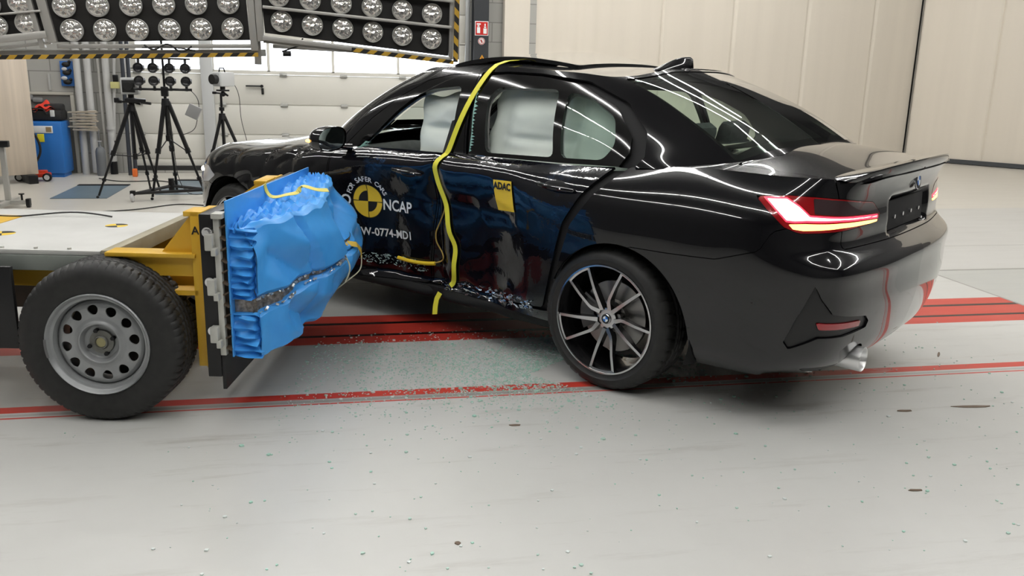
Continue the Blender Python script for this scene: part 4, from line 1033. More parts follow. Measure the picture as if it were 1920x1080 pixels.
# ------------------------------------------------------------------ trolley with the deformable barrier
TRX, TRY, TRA = -.9630, 3.4990, -.19236
TR = thing('crash_trolley', 'yellow steel crash test trolley with grey deck, large black tyres and blue barrier front', 'trolley', (TRX, TRY, 0), TRA)
YST = noisy('yellow painted steel', (.62, .36, .025), (.68, .42, .04), 6, .42); GDK = noisy('grey deck plate', (.47, .47, .45), (.54, .54, .52), 4, .5); SAND = noisy('raw steel channel', (.30, .27, .19), (.36, .33, .25), 8, .5, .3)
STE = noisy('aluminium block', (.50, .50, .46), (.60, .60, .56), 12, .4, .4); RIMG = noisy('grey steel rim', (.27, .28, .285), (.34, .35, .355), 9, .38, .35); BLKS = mat('black steel plate', (.012, .012, .013), .38)
def tr_wheel(x, y, side):
    w = empty('wheel', (x, y, .3175), 0, TR); f = side
    mb = MB(); tyre(mb, .3175*1.03, .2035, .235, n=320, side=f, lug=64, groove=(.52, .18, -.18, -.52), depth=.008); mb.build('tyre', RUB, w, smooth=40)
    w.location.z = .327
    # rim: flange, drop, pierced disc
    mb = MB(); mb.lathe([(.203, -.020*f), (.2075, -.010*f), (.2075, .000*f), (.2035, .005*f), (.198, .0*f), (.194, -.012*f), (.190, -.016*f), (.182, -.018*f), (.178, -.030*f), (.174, -.055*f)], n=96); mb.build('rim_flange', RIMG, w)
    mb = MB(); mb.lathe([(.176, -.055*f), (.172, -.12*f), (.19, -.2*f)], n=64); mb.build('rim_barrel', RIMG, w)
    prof = [(.176, -.052), (.170, -.040), (.160, -.032), (.148, -.028), (.135, -.028), (.120, -.030), (.104, -.030), (.092, -.026), (.083, -.020), (.078, -.020), (.074, -.030), (.070, -.046), (.064, -.050), (.034, -.050), (.030, -.046)]
    pr = []; 
    for i in range(len(prof)-1):
        for q in range(4): pr.append((prof[i][0]*(1-q/4)+prof[i+1][0]*q/4, prof[i][1]*(1-q/4)+prof[i+1][1]*q/4))
    pr.append(prof[-1]); n = 192
    P = np.array([[(r*math.cos(2*PI*k/n), a*f, r*math.sin(2*PI*k/n)) for r, a in pr] for k in range(n+1)])
    S = SM.grid(P, False)
    if (S.N[len(pr)//2][1] < 0) == (f > 0): S = SM.grid(P, True)
    for k in range(12):
        a = 2*PI*k/12+.13; c, s = math.cos(a), math.sin(a); rr = S.V[:, 0]*c+S.V[:, 2]*s; tt = -S.V[:, 0]*s+S.V[:, 2]*c
        
        S = S.split(np.where(rr > 0, 1-np.hypot(tt/(.0205+(rr-.136)*.18), (rr-.136)/.0205), -1)*.02)[0]
    S.build('rim_disc', RIMG, w, rim=.006)
    mb = MB(); mb.lathe([(.05, -.052*f), (.048, -.040*f), (.030, -.038*f), (.026, -.030*f), (.022, -.028*f), (.020, -.036*f), (0, -.036*f)], n=40); hub = mb.build('hub', noisy('dull hub steel', (.16, .16, .15), (.22, .22, .2), 30, .45, .7), w)
    mb = MB(); mb.lathe([(0, -.034*f), (.019, -.034*f)], n=24); mb.build('hub_cap', mat('yellowed zinc', (.36, .33, .18), .4, .7), hub)
    for k in range(4):
        a = .35+k*PI/2; mb = MB(); c = (.050*math.cos(a), .050*math.sin(a)); mb.cyl((c[0], -.05*f, c[1]), (c[0], -.030*f, c[1]), .0085, n=6); mb.build('wheel_bolt', DARK, w)
    mb = MB(); mb.lathe([(0, -.12*f), (.165, -.12*f)], n=40); mb.build('brake_backplate', mat('brown brake plate', (.035, .028, .022), .7), w)
    # balance weight
    mb = MB(); mb.lathe([(.196, .006*f), (.206, .008*f), (.208, .002*f)], n=6, ang=(PI*.97, PI*1.09)); mb.build('balance_weight', mat('lead weight', (.16, .16, .165), .5, .5), w)
tr_wheel(0, .0, -1); tr_wheel(0, 1.50, 1); tr_wheel(-3.0, .0, -1); tr_wheel(-3.0, 1.50, 1)
# the faces look to -y, so the wheels extend towards +y for the near side
mb = MB(); mb.boxb(-3.3, -.05, .20, 1.16, .640, .66, .003); mb.build('deck_plate', GDK, TR)
mb = MB(); mb.boxb(-3.3, -.02, .195, .235, .575, .639, .004); mb.boxb(-3.3, -.02, 1.125, 1.165, .575, .639, .004); mb.build('deck_side_rail', noisy('greenish grey steel', (.20, .22, .20), (.26, .28, .26), 5, .45, .2), TR)
mb = MB()
for x in np.arange(-3.2, -.1, .137): mb.cyl((x, .225, .66), (x, .225, .667), .008, n=10)
mb.build('deck_screws', STE, TR)
mb = MB(); mb.boxb(-.045, .005, .195, 1.30, .60, .665, .003); mb.build('front_crossmember', SAND, TR)
mb = MB(); mb.boxb(-3.3, .40, .27, .34, .49, .575, .004); mb.boxb(-3.3, .40, 1.02, 1.09, .49, .575, .004); mb.build('longitudinal_beam', YST, TR)
mb = MB(); mb.boxb(-3.3, -.30, .40, .46, .36, .47); mb.boxb(-3.3, -.3, .9, .96, .36, .47); mb.boxb(-.3, .1, .25, 1.1, .33, .36); mb.build('lower_frame', noisy('dirty brown steel', (.05, .04, .028), (.09, .07, .05), 6, .6), TR)
mb = MB(); mb.boxb(-.03, .03, .20, 1.30, .29, .35); mb.build('axle', BLKS, TR)
mb = MB(); mb.boxb(-.60, -.365, .10, .12, .27, .61, .003); mb.boxb(-.60, -.365, .12, .20, .27, .29); ob = mb.build('side_shield', BLKS, TR)
# yellow front frame
for y in (.14, 1.26):
    mb = MB(); mb.boxb(.345, .385, y, y+.075, .20, .84, .003); mb.boxb(.385, .40, y-.02, y+.10, .20, .845, .003); mb.build('yellow_post', YST, TR)
    mb = MB(); mb.boxb(.0, .36, y-.01, y+.09, .655, .672, .002); mb.boxb(.06, .36, y+.02, y+.06, .575, .655); mb.boxb(.18, .36, y, y+.08, .50, .52); mb.build('outrigger', YST, TR)
    mb = MB(); mb.prism([(.10 if y > 1 else .215, .672), (.352, .672), (.352, .832), (.32 if y > 1 else .345, .832)], y+.03, y+.042); mb.build('gusset', YST, TR)
mb = MB(); mb.boxb(.32, .385, .14, .26, .822, .842, .002); mb.build('top_flange', YST, TR); mb = MB(); mb.boxb(.32, .385, 1.10, 1.335, .822, .842, .002); mb.build('top_flange', YST, TR)
mb = MB(); mb.boxb(.35, .385, .2, 1.3, .22, .66); mb.build('frame_web', YST, TR)
V, F = text_mesh('A', .045, off=.001); mb = MB(); mb.add([(.365+x, .1385, .765+y) for x, y, _ in V], F); mb.build('letter_mark', BLK, TR, smooth=0, fix=False)
mb = MB(); mb.boxb(.400, .455, .085, 1.49, .175, .842, .003); bp = mb.build('black_wall_plate', BLKS, TR)
mb = MB(); mb.boxb(.455, .470, .09, 1.48, .12, .36, .002); mb.build('black_wall_skirt', BLKS, TR)
mb = MB(); mb.boxb(.458, .482, .075, 1.49, .270, .835, .003); 
for z in (.735, .555, .36): mb.boxb(.430, .462, .045, .085, z-.03, z+.035, .004); mb.boxb(.455, .475, .04, .09, z-.05, z-.02, .003)
mb.boxb(.455, .50, .06, .12, .828, .85, .004); mb.build('clamp_frame', STE, TR)
for z in (.775, .575, .375):
    mb = MB(); mb.cyl((.437, .082, z), (.437, .062, z), .020, n=20); mb.cyl((.437, .062, z), (.437, .050, z), .013, n=6); mb.build('clamp_bolt', CHROME, TR)
# vented gap
mb = MB(); mb.boxb(.482, .503, .10, 1.47, .27, .84); mb.build('honeycomb_core', mat('brown honeycomb', (.035, .024, .016), .8), TR)
mb = MB()
for k in range(12): z = .30+.045*k; mb.box((.494, .09, z), (.024, .03, .006), (.2*(-1)**k, .5*(-1)**k, 0))
mb.build('core_folds', mat('brown foil', (.12, .09, .065), .4, .5), TR)
# blue barrier
def blue_mat(name, c1=(.05, .30, .76), c2=(.065, .35, .82)):
    m = mat(name, c1, .34); t = NT(m); co = t.n('ShaderNodeTexCoord').outputs['Object']; n = t.n('ShaderNodeTexNoise', i_Scale=7.0, i_Detail=3.0); t.l(co, n.inputs['Vector'])
    t.l(t.ramp(n.outputs[0], [(.3, c1), (.7, c2)]).outputs[0], t.p.inputs['Base Color']); w = t.n('ShaderNodeTexNoise', i_Scale=16.0, i_Detail=2.0); t.l(co, w.inputs['Vector']); t.bump(w.outputs[0], .12, .01); return m
BLU = blue_mat('blue barrier sheet')
BAR = empty('deformable_barrier', (0, 0, 0), 0, TR)
mb = MB(); mb.prism([(.085, .262), (1.485, .265), (1.485, .872), (.085, .895)], .503, .509, 'x'); mb.build('back_sheet', BLU, BAR)
def front_x(y, z, lower=False):
    fx = np.interp(y, [.10, .16, .25, .40, .60, .90, 1.20, 1.42, 1.5], [.615, .635, .70, .755, .805, .845, .825, .77, .70])
    fx += -.012*sstep(.5, .9, y)-.075*sstep(.47, .33, z)*sstep(.5, 1.0, y)+.035*math.exp(-((z-.55)/.12)**2)*sstep(.3, .8, y)-.05*sstep(.42, .27, z)*sstep(.2, .6, y)-.045*sstep(.66, .80, z)-.075*sstep(.60, .82, z)*sstep(.6, 1.1, y)
    # pressed folds
    def fold(y0, z0, y1, z1, w, d):
        dx, dz = y1-y0, z1-z0; L = math.hypot(dx, dz); t = ((y-y0)*dx+(z-z0)*dz)/L; q = abs((y-y0)*dz-(z-z0)*dx)/L; e = float(sstep(-.05, .05, t)*sstep(L+.05, L-.05, t)); return -1.7*d*e*max(0, 1-q/w)
    fx += fold(.40, .80, .50, .50, .03, .022)+fold(.50, .50, .47, .28, .03, .016)+fold(.20, .68, .45, .52, .10, .035)+fold(.85, .78, .78, .50, .05, .035)+fold(.78, .64, 1.25, .72, .10, .05)+fold(.28, .42, .55, .30, .09, .035)+fold(.62, .47, .66, .28, .035, .02)+fold(1.0, .55, 1.4, .60, .06, .03)
    fx += .018*(float(vnoise(np.array(y*4.5), np.array(z*5.5), 21))-.5)
    return float(fx)
def gashz(y): return float(np.interp(y, [.08, .25, .45, .7, .95, 1.5], [.468, .485, .512, .535, .565, .60]))
def gashw(y): return float(np.interp(y, [.08, .22, .40, .60, .9, 1.5], [.030, .024, .013, .006, .003, .002]))
def block(name, up):
    mb = MB(); n, m = 90, 34; Fr = []
    for i in range(n+1):
        y = .10+1.38*i/n; row = []; zt = float(np.interp(y, [.1, .3, .8, 1.0, 1.48], [.790, .800, .815, .835, .835]))+.006*math.sin(y*37); zb_ = float(np.interp(y, [.1, .14, .2, .5, .8, 1.48], [.262, .245, .268, .275, .29, .30]))+.005*math.sin(y*51)
        a, b = (gashz(y)+gashw(y), zt) if up else (zb_, gashz(y)-gashw(y)*1.2)
        for j in range(m+1): z = a+(b-a)*j/m; ed = min(j, m-j)/m; x = front_x(y, z)-.018*max(0, 1-ed/.05); row.append((x, y, z))
        Fr.append(row)
    mb.grid(Fr); 
    # near end: concertina folds
    En = []; k2 = 44
    z0, z1 = Fr[0][0][2], Fr[0][-1][2]
    for j in range(m*3+1):
        z = z0+(z1-z0)*j/(m*3); q = (z*31+.3*math.sin(z*23)) % 1; tri = abs(q*2-1); row = []
        xe = float(np.interp(z, [.24, .33, .50, .66, .79], [.632, .60, .582, .590, .622]))+.006*math.sin(z*140)
        for i in range(9): u = i/8; row.append((.509+(xe-.509)*u, .115-.030*tri**1.5*(.5+.5*u)-.008*math.sin(z*70+u*5), z-.006*tri*u))
        fx = front_x(.10, z); row += [(xe+(fx-xe)*.4, .13, z), (fx, .10, z)]
        En.append(row)
    mb.grid(En)
    # far end, cap and back
    mb.grid([[(.509, 1.48, p[2]), p] for p in Fr[-1]])
    top = [];
    for i in range(0, n+1):
        y = .10+1.38*i/n; zt = Fr[i][-1][2] if up else Fr[i][0][2]; xf = Fr[i][-1][0] if up else Fr[i][0][0]; row = []
        for j in range(25):
            u = j/24; q = (y*13+.25*math.sin(u*4+y*9)) % 1; rid = abs(q*2-1); dz = (.028*(rid**1.3-.5)*min(1, u*6)*min(1, (1-u)*5)+.008*math.sin(u*31+y*20)*min(1, (1-u)*6)) if up else 0
            row.append((.509+(xf-.509)*u, y+.012*math.sin(u*9)*(1 if up else 0)*min(1, (1-u)*6), zt+dz))
        top.append(row)
    mb.grid(top)
    g = [[(.509, p[1], p[2]), ((p[0]+.509)/2, p[1], p[2]), p] for p in [(r[0] if up else r[-1]) for r in Fr]]
    mb.grid(g)
    o = mb.build(name, BLU, BAR, smooth=28); return o
block('upper_crush_block', True); block('lower_crush_block', False)
mb = MB(); rows = []
for i in range(40): y = .12+1.34*i/39; x = front_x(y, gashz(y))-.035; rows.append([(x, y, gashz(y)-.05), (x+.008*math.sin(i*2.1), y, gashz(y)), (x, y, gashz(y)+.05)])
mb.grid(rows); mb.grid([[(.51, .128, z), (.60, .128, z)] for z in (.42, .47, .53)]); mb.build('torn_core', noisy('torn aluminium honeycomb', (.10, .085, .07), (.42, .38, .34), 60, .4, .6), BAR)
random.seed(11); mb = MB()
for k in range(90):
    y = random.uniform(.10, .75)**1.0; sgn = random.choice((-1, 1)); z = gashz(y)+sgn*gashw(y); s = random.uniform(.003, .009); mb.box((front_x(y, z)-.004, y, z), (s, s*1.8, s*.6), (random.uniform(-1, 1), random.uniform(-1, 1), 0))
o = mb.build('torn_edge_flecks', mat('bare aluminium', (.62, .62, .6), .3, .8), BAR, smooth=0, fix=False); o['kind'] = 'stuff'
def tpath(P, w, name, m, n=30, lift=.006):
    mb = MB(); pts = interp(P, n); ribbon(mb, [tuple(p) for p in pts], w, .001, wdir=(.2, .8, .3)); return mb.build(name, m, BAR)
YTB = mat('yellow tape', (.70, .62, .14), .5)
tpath([(.512, .62, .893), (.516, .63, .86), (.53, .63, .84), (.60, .66, .842), (.64, .70, .85), (.65, .74, .87), (.70, .74, .86), (.76, .78, .85)], .022, 'yellow_tape', YTB)
def fpt(y, z, o=.008): return (front_x(y, z)+o, y, z)
mb = MB(); ribbon(mb, [fpt(.80, .62), fpt(.84, .59), fpt(.90, .57), fpt(.95, .53, .015), fpt(.97, .50, .02)], .03, .0012, wdir=(0, 1, .4)); mb.build('yellow_tape', mat('ochre tape', (.62, .42, .06), .5), BAR)
mb = MB(); mb.tube(interp([fpt(.84, .60), fpt(.80, .55, .02), fpt(.76, .48, .02), fpt(.75, .42, .015)], 16), .004, 6); mb.tube(interp([fpt(.97, .50, .02), fpt(.95, .46, .03), fpt(.85, .42, .03), fpt(.82, .36, .01)], 16), .003, 6); mb.build('torn_thread', mat('pale cord', (.55, .52, .38), .6), BAR)
# deck marks
def disc_mark(x, y, r, name):
    o = empty(name, (x, y, .6605), .5, TR)
    for k in range(4):
        mb = MB(); n = 8; a0 = k*PI/2; mb.add([(0, 0, .0)]+[(r*math.cos(a0+j*PI/2/n), r*math.sin(a0+j*PI/2/n), 0) for j in range(n+1)], [[0, j+1, j+2] for j in range(n)]); mb.build('target_quadrant', YEL if k % 2 else BLK, o, smooth=0)
disc_mark(-.235, .77, .05, 'target_marker'); disc_mark(-.63, .52, .055, 'target_marker')
mb = MB(); mb.boxb(-1.4, -.77, .70, .97, .6602, .6625); mb.build('yellow_deck_patch', YST, TR)
mb = MB(); mb.tube(interp([(-.35, .98, .664), (-.55, .99, .68), (-.8, .93, .664), (-1.0, .97, .67)], 20), .004, 6); mb.build('deck_cable', BLK, TR)
# ------------------------------------------------------------------ lamp banks hanging over the left half
LV = 7.0
ALU = mat('aluminium profile', (.50, .49, .46), .4, .5); LAMPR = mat('lamp reflector', (.78, .77, .74), .22, .3, coat=1); LGL = glass_mat('lamp glass', (.97, .97, .95), 2.5); BULB = mat('bulb cap', (.30, .24, .18), .35, .6)
HAZ = mat('black and yellow hazard tape', (.6, .4, .03), .5); _t = NT(HAZ)
_co = _t.n('ShaderNodeTexCoord').outputs['Object']; _sp = _t.n('ShaderNodeSeparateXYZ'); _t.l(_co, _sp.inputs[0])
_a = math2(_t, 'ADD', math2(_t, 'MULTIPLY', math2(_t, 'ADD', _sp.outputs[0], math2(_t, 'MULTIPLY', _sp.outputs[2], -1.0)), 9.5), 0.0); _f = math2(_t, 'FRACT', _a); _g = math2(_t, 'GREATER_THAN', _f, .5)
_t.l(_t.mix(_g, (.014, .013, .012), (.52, .31, .03)), _t.p.inputs['Base Color'])
LENS = mat('fluted silver lamp lens', (.74, .72, .68), .14, .75, coat=.6); _q = NT(LENS); _v = _q.n('ShaderNodeTexVoronoi', i_Scale=34.0); _q.l(_q.n('ShaderNodeTexCoord').outputs['Object'], _v.inputs['Vector']); _q.bump(_v.outputs[0], .9, .012)
def lamp_proto():
    l = empty('spot_lamp', (0, 0, 0))
    mb = MB(); mb.lathe([(.078, .015), (.078, -.006), (.074, -.012), (.071, -.004), (.062, .012), (.042, .028), (.015, .035), (0, .036)], n=32); mb.build('reflector', LAMPR, l)
    mb = MB(); mb.sphere((0, .012, 0), .012, 12, 8, (1, 1.5, 1)); mb.cyl((0, .052, 0), (0, .02, 0), .012, n=10); mb.build('bulb', BULB, l)
    mb = MB(); mb.lathe([(.071, .004), (.068, -.006), (.05, -.016), (.026, -.022), (0, -.024)], n=28); mb.build('lens', LENS, l)
    return l
LP = lamp_proto(); first = [True]
def put_lamp(parent, x, z, depth=0):
    if first[0]: o = LP; first[0] = False
    else:
        o = LP.copy(); COL.objects.link(o)
        for ch in [q for q in bpy.data.objects if q.parent == LP]: c = ch.copy(); COL.objects.link(c); c.parent = o
    o.parent = parent; o.location = (x, depth, z); return o
def bank(name, label, rows, quad, tiltx, rails, edge_right=False, top=2.62):
    """rows: list of lamp (u, z); quad: board outline in (u, z)"""
    o = thing(name, label, 'lamp panel', (0, LV, 0), 0, 'lamp panels hanging over the test area')
    mb = MB(); mb.prism(quad, .02, .05); mb.build('black_board', mat('black lamp board', (.010, .009, .008), .5), o)
    for u, z in rows: put_lamp(o, u, z, -.005)
    mb = MB()
    for (a, b, w, d) in rails:
        A, B_ = Vector((a[0], 0, a[1])), Vector((b[0], 0, b[1])); dd = B_-A; mb.box((A+B_)/2+Vector((0, d, 0)), (dd.length, .05, w), (0, -math.atan2(dd.z, dd.x), 0), .004)
    mb.build('panel_frame', ALU, o); return o
row = lambda a, b, n: [(a[0]+(b[0]-a[0])*k/(n-1), a[1]+(b[1]-a[1])*k/(n-1)) for k in range(n)]
c_rows = row((-1.887, 1.608), (-.776, 1.654), 6)+row((-1.925, 1.771), (-.797, 1.834), 6)+row((-1.965, 1.94), (-.82, 2.01), 6)+row((-2.0, 2.11), (-.84, 2.19), 6)
bank('spotlight_bank', 'middle black lamp panel with rows of six round spotlights above the tripods', c_rows, [(-2.0, 1.525), (-.658, 1.577), (-.70, 2.40), (-2.16, 2.30)], 0,
     [((-2.02, 1.52), (-2.19, 2.5), .06, 0), ((-2.09, 1.48), (-2.28, 2.5), .035, .0), ((-.625, 1.50), (-.66, 2.5), .05, 0), ((-2.0, 1.495), (-.60, 1.535), .03, .03)])
r_rows = row((-.421, 1.718), (.702, 1.624), 6)+row((-.435, 1.895), (.706, 1.81), 6)+row((-.45, 2.075), (.71, 1.995), 6)
bank('spotlight_bank', 'right black lamp panel sloping down to the right beside the beige wall', r_rows, [(-.545, 1.632), (.835, 1.50), (.86, 2.30), (-.60, 2.38)], 0,
     [((-.56, 1.595), (.84, 1.475), .035, -.02), ((-.56, 1.57), (.86, 1.452), .02, .03), ((-.55, 1.815), (.85, 1.712), .022, -.03), ((-.55, 2.0), (.86, 1.905), .022, -.03), ((.85, 1.47), (.865, 2.4), .03, 0), ((-.575, 1.57), (-.60, 2.4), .05, 0)])
l_rows = row((-2.183, 1.65), (-3.2, 1.50), 6)+row((-2.215, 1.79), (-3.23, 1.66), 6)+row((-2.25, 1.96), (-3.26, 1.83), 6)
bank('spotlight_bank', 'left black lamp panel sloping down to the left at the edge of the photo', l_rows, [(-2.05, 1.590), (-2.13, 2.4), (-3.4, 2.25), (-3.35, 1.41)], 0,
     [((-2.05, 1.575), (-3.37, 1.395), .05, -.02), ((-2.04, 1.52), (-3.2, 1.36), .02, .02), ((-2.07, 1.735), (-3.38, 1.575), .014, -.02)])
fr0 = thing('hanging_rig', 'silver hanging frame edged with black and yellow tape under the lamp panels', 'lamp frame', (0, LV, 0))
mb = MB(); mb.box((-1.9, .09, 1.448), (2.7, .05, .05), (0, -.030, 0), .004); mb.box((.0, .12, 1.525), (1.0, .04, .03), (0, .03, 0), .003); mb.box((-.61, .08, 1.9), (.05, .05, 1.0), None, .004); mb.box((-3.2, .08, 2.0), (.05, .05, 1.3), None, .004); mb.box((.90, .06, 1.95), (.05, .05, .95), None, .004)
mb.box((-1.2, .08, 2.45), (4.4, .08, .08)); 
for u in (-3.0, -1.4, .8): mb.cyl((u, .08, 2.45), (u, .08, CH), .012, n=8)
mb.build('frame_profile', ALU, fr0)
def haz(a, b, h):
    A, B_ = Vector((a[0], -.045, a[1])), Vector((b[0], -.045, b[1])); dd = B_-A; mb = MB(); mb.box((0, 0, 0), (dd.length, .006, h)); o = mb.build('hazard_strip', HAZ, fr0); o.location = (A+B_)/2; o.rotation_euler = (0, -math.atan2(dd.z, dd.x), 0)
haz((-3.3, 1.375), (-.597, 1.472), .030); haz((.09, 1.528), (.870, 1.452), .030); haz((.885, 1.455), (.905, 2.45), .036)
for o in bpy.data.objects:
    if o.name.startswith('hazard_strip') and abs(o.rotation_euler.y) > 1: pass
mb = MB(); mb.tube([(-.43, .06, 1.5), (-.30, .02, 1.545), (-.27, 0, 1.60)], .006, 8); mb.cyl((-.42, .0, 1.485), (-.36, .0, 1.485), .02, n=12); mb.build('clamp', BLK, fr0)
mb = MB(); mb.tube(interp([(-1.4, -.02, 1.52), (-1.33, -.03, 1.49), (-1.24, -.02, 1.53), (-1.15, -.03, 1.48), (-1.07, -.02, 1.52)], 24), .007, 6); mb.tube(interp([(-1.42, .0, 1.50), (-1.25, -.04, 1.51), (-1.05, 0, 1.49)], 12), .005, 6); mb.build('cable_bundle', BLK, fr0)
# ------------------------------------------------------------------ tripods
TB = mat('black tripod metal', (.015, .015, .016), .35, .4); TSIL = mat('tripod tube silver', (.40, .40, .42), .3, .9); HOUS = mat('pale grey camera housing', (.55, .56, .56), .4)
def legs(o, z0, feet, r=.014, brace=.45, silver=False):
    for (x, y) in feet:
        L = MB(); T0 = Vector((x*.06, y*.06, z0)); F_ = Vector((x, y, .0)); M = T0.lerp(F_, .5); L.cyl(T0, M, r*1.15, r*1.05, 10); L.cyl(T0+Vector((.012, .01, 0)), M+Vector((.012, .01, 0)), r*.6, r*.6, 8)
        L.cyl(M-(F_-T0)*.03, F_+(T0-F_)*.03, r*.75, r*.65, 10); L.cyl(M+(T0-F_)*.02, M+(F_-T0)*.03, r*1.5, r*1.5, 10); q = T0.lerp(F_, .78); L.cyl(q, q+(F_-T0)*.03, r*1.25, r*1.25, 10); L.sphere(F_+Vector((0, 0, .014)), .016, 10, 6)
        L.build('leg', TB, o)
    mb = MB(); c = Vector((0, 0, z0*brace))
    for (x, y) in feet: mb.cyl(c, Vector((x*.06, y*.06, z0)).lerp(Vector((x, y, 0)), .52), .006, n=6)
    mb.cyl((0, 0, z0*brace-.02), (0, 0, z0+.10), .015, n=12); mb.cyl((0, 0, z0*brace-.03), (0, 0, z0*brace+.03), .024, n=12); mb.cyl((0, 0, z0-.04), (0, 0, z0+.03), .045, .035, n=14); mb.cyl((0, 0, z0+.06), (0, 0, z0+.10), .03, n=12); mb.build('centre_column', TB, o)
def cam_head(o, z, yaw, size=(.20, .15, .15), handle_top=True, lr=1.0):
    h = empty('camera_housing', (0, 0, z), yaw, o)   # looks along -y
    mb = MB(); mb.box((0, .05, 0), (size[1], size[0], size[2]), None, .012); mb.box((0, -.052, .0), (size[1]*.9, .012, size[2]*.9), None, .004); mb.build('housing_box', HOUS, h)
    mb = MB(); mb.cyl((0, -.055, 0), (0, -.12, 0), .052*lr, .056*lr, 24); mb.lathe([(.056*lr, -.12), (.048*lr, -.121), (.044*lr, -.09), (0, -.088)], n=24); mb.build('lens_hood', BLK, h)
    mb = MB(); mb.lathe([(0, -.095), (.02*lr, -.1), (.036*lr, -.092)], n=20); mb.build('lens_glass', mat('lens glass', (.02, .03, .05), .05, coat=1), h)
    if handle_top: mb = MB(); mb.tube([(0, -.01, size[2]/2), (0, 0, size[2]/2+.045), (0, .06, size[2]/2+.045), (0, .075, size[2]/2)], .008, 8); mb.build('carry_handle', TB, h)
    mb = MB(); mb.cyl((0, .03, -size[2]/2), (0, .03, -size[2]/2-.035), .03, n=14); mb.box((0, .03, -size[2]/2-.045), (.09, .12, .02), None, .004); mb.sphere((0, .03, -size[2]/2-.085), .032, 12, 8); mb.cyl((.03, .03, -size[2]/2-.08), (.09, .02, -size[2]/2-.10), .012, n=10); mb.cyl((-.03, .03, -size[2]/2-.08), (-.10, .0, -size[2]/2-.075), .010, n=10); mb.box((-.11, 0, -size[2]/2-.075), (.05, .03, .03), None, .006); mb.build('pan_head', TB, h)
    return h
t1 = thing('camera_tripod', 'black tripod left of the lamp stand carrying a pale camera housing', 'camera tripod', (-2.15, 9.85, 0), 0, None)
legs(t1, .93, [(-.36, -.19), (.02, .52), (.20, .16)], .017); cam_head(t1, 1.145, .05, (.16, .17, .17), False, .78); mb = MB(); mb.box((0, -.062, 1.145), (.125, .012, .125), None, .02); mb.build('lens_shade', BLK, t1)
mb = MB(); mb.box((.05, -.02, 1.0), (.20, .12, .04), (0, .05, .2), .006); mb.cyl((.1, 0, .98), (.20, -.02, .97), .014, n=8); mb.box((-.13, 0, 1.0), (.05, .10, .05), None, .006); mb.build('slide_plate', TB, t1)
t3 = thing('camera_tripod', 'black tripod nearest the garage door post carrying a white camera housing with black lens', 'camera tripod', (-1.36, 10.75, 0))
legs(t3, .80, [(-.22, -.15), (-.05, .42), (.33, -.02)], .015); cam_head(t3, 1.215, -.75, (.20, .15, .16))
mb = MB(); mb.cyl((0, 0, .88), (0, 0, 1.05), .014, n=10); mb.build('riser', TB, t3)
mb = MB(); mb.tube(interp([(.10, .10, 1.22), (.17, .1, 1.10), (.20, .08, .8), (.26, .05, .5), (.30, .03, .1)], 30), .004, 6); mb.build('camera_cable', BLK, t3)
# lamp stand on a wheeled spider
t2 = thing('lamp_stand', 'black wheeled tripod stand holding two rows of four small black spotlights', 'lamp stand', (-1.79, 9.75, 0))
legs(t2, 1.00, [(-.16, -.22), (.36, -.05), (-.02, .42)], .019, .62)
mb = MB(); 
for (x, y) in ((-.30, -.32), (.48, -.12), (-.05, .46)): mb.tube([(0, 0, .12), (x*.95, y*.95, .085)], .016, 8)
mb.cyl((-.30, -.32, .085), (.48, -.12, .10), .016, n=8); mb.cyl((0, 0, .05), (0, 0, .2), .03, n=12); mb.build('wheeled_spider', TB, t2); mb = MB(); mb.cyl((.0, 0, .98), (0, 0, 1.62), .012, n=10); mb.box((0, 0, 1.10), (.07, .06, .10), None, .008); mb.cyl((-.30, 0, 1.12), (.27, 0, 1.12), .013, n=10); mb.cyl((-.30, 0, 1.43), (.27, 0, 1.43), .010, n=10); mb.build('lamp_bars', TB, t2)
for (x, y) in ((-.33, -.34), (.52, -.12), (-.05, .50)):
    mb = MB(); mb.lathe([(.0, -.012), (.036, -.012), (.045, -.004), (.045, .012), (.036, .02), (0, .02)], (x, y, .045), 'x', 20); mb.build('caster', mat('pale caster', (.55, .55, .55), .3), t2)
    mb = MB(); mb.box((x*.97, y*.97, .09), (.05, .05, .05), None, .006); mb.build('caster_fork', TB, t2)
for zz, up in ((1.335, 1), (1.205, -1)):
    for i, xx in enumerate((-.235, -.095, .065, .22)):
        s = empty('spotlight', (xx, -.02, zz), .1, t2)
        mb = MB(); mb.lathe([(.030, .06), (.042, .04), (.050, .0), (.052, -.03), (.048, -.045), (.040, -.042), (.030, -.01), (0, -.005)], n=20); mb.cyl((0, .06, 0), (0, .095, 0), .03, .022, 12); mb.box((.03, .01, .0), (.05, .05, .05), None, .008); mb.build('lamp_body', TB, s)
        mb = MB(); mb.lathe([(0, -.02), (.036, -.034)], n=16); mb.build('lamp_lens', mat('small lamp glass', (.02, .02, .022), .15, coat=.3), s)
        mb = MB(); mb.tube([(0, .02, .05*up), (0, .03, .08*up), (0, .03, .10*up)], .014, 8); mb.build('lamp_yoke', TB, s)
mb = MB(); mb.box((.28, -.05, .90), (.13, .05, .13), (0, .45, 0), .006); mb.build('junction_box', mat('grey junction box', (.30, .30, .30), .5), t2)
mb = MB(); mb.tube(interp([(.25, 0, 1.12), (.31, 0, 1.05), (.30, 0, .80), (.27, 0, .72), (.15, -.02, .66)], 24), .004, 6); mb.tube(interp([(.02, -.05, .8), (.06, -.05, .5), (.09, -.1, .25), (.2, -.15, .06), (.35, -.1, .05)], 24), .004, 6); mb.build('loose_cable', BLK, t2)
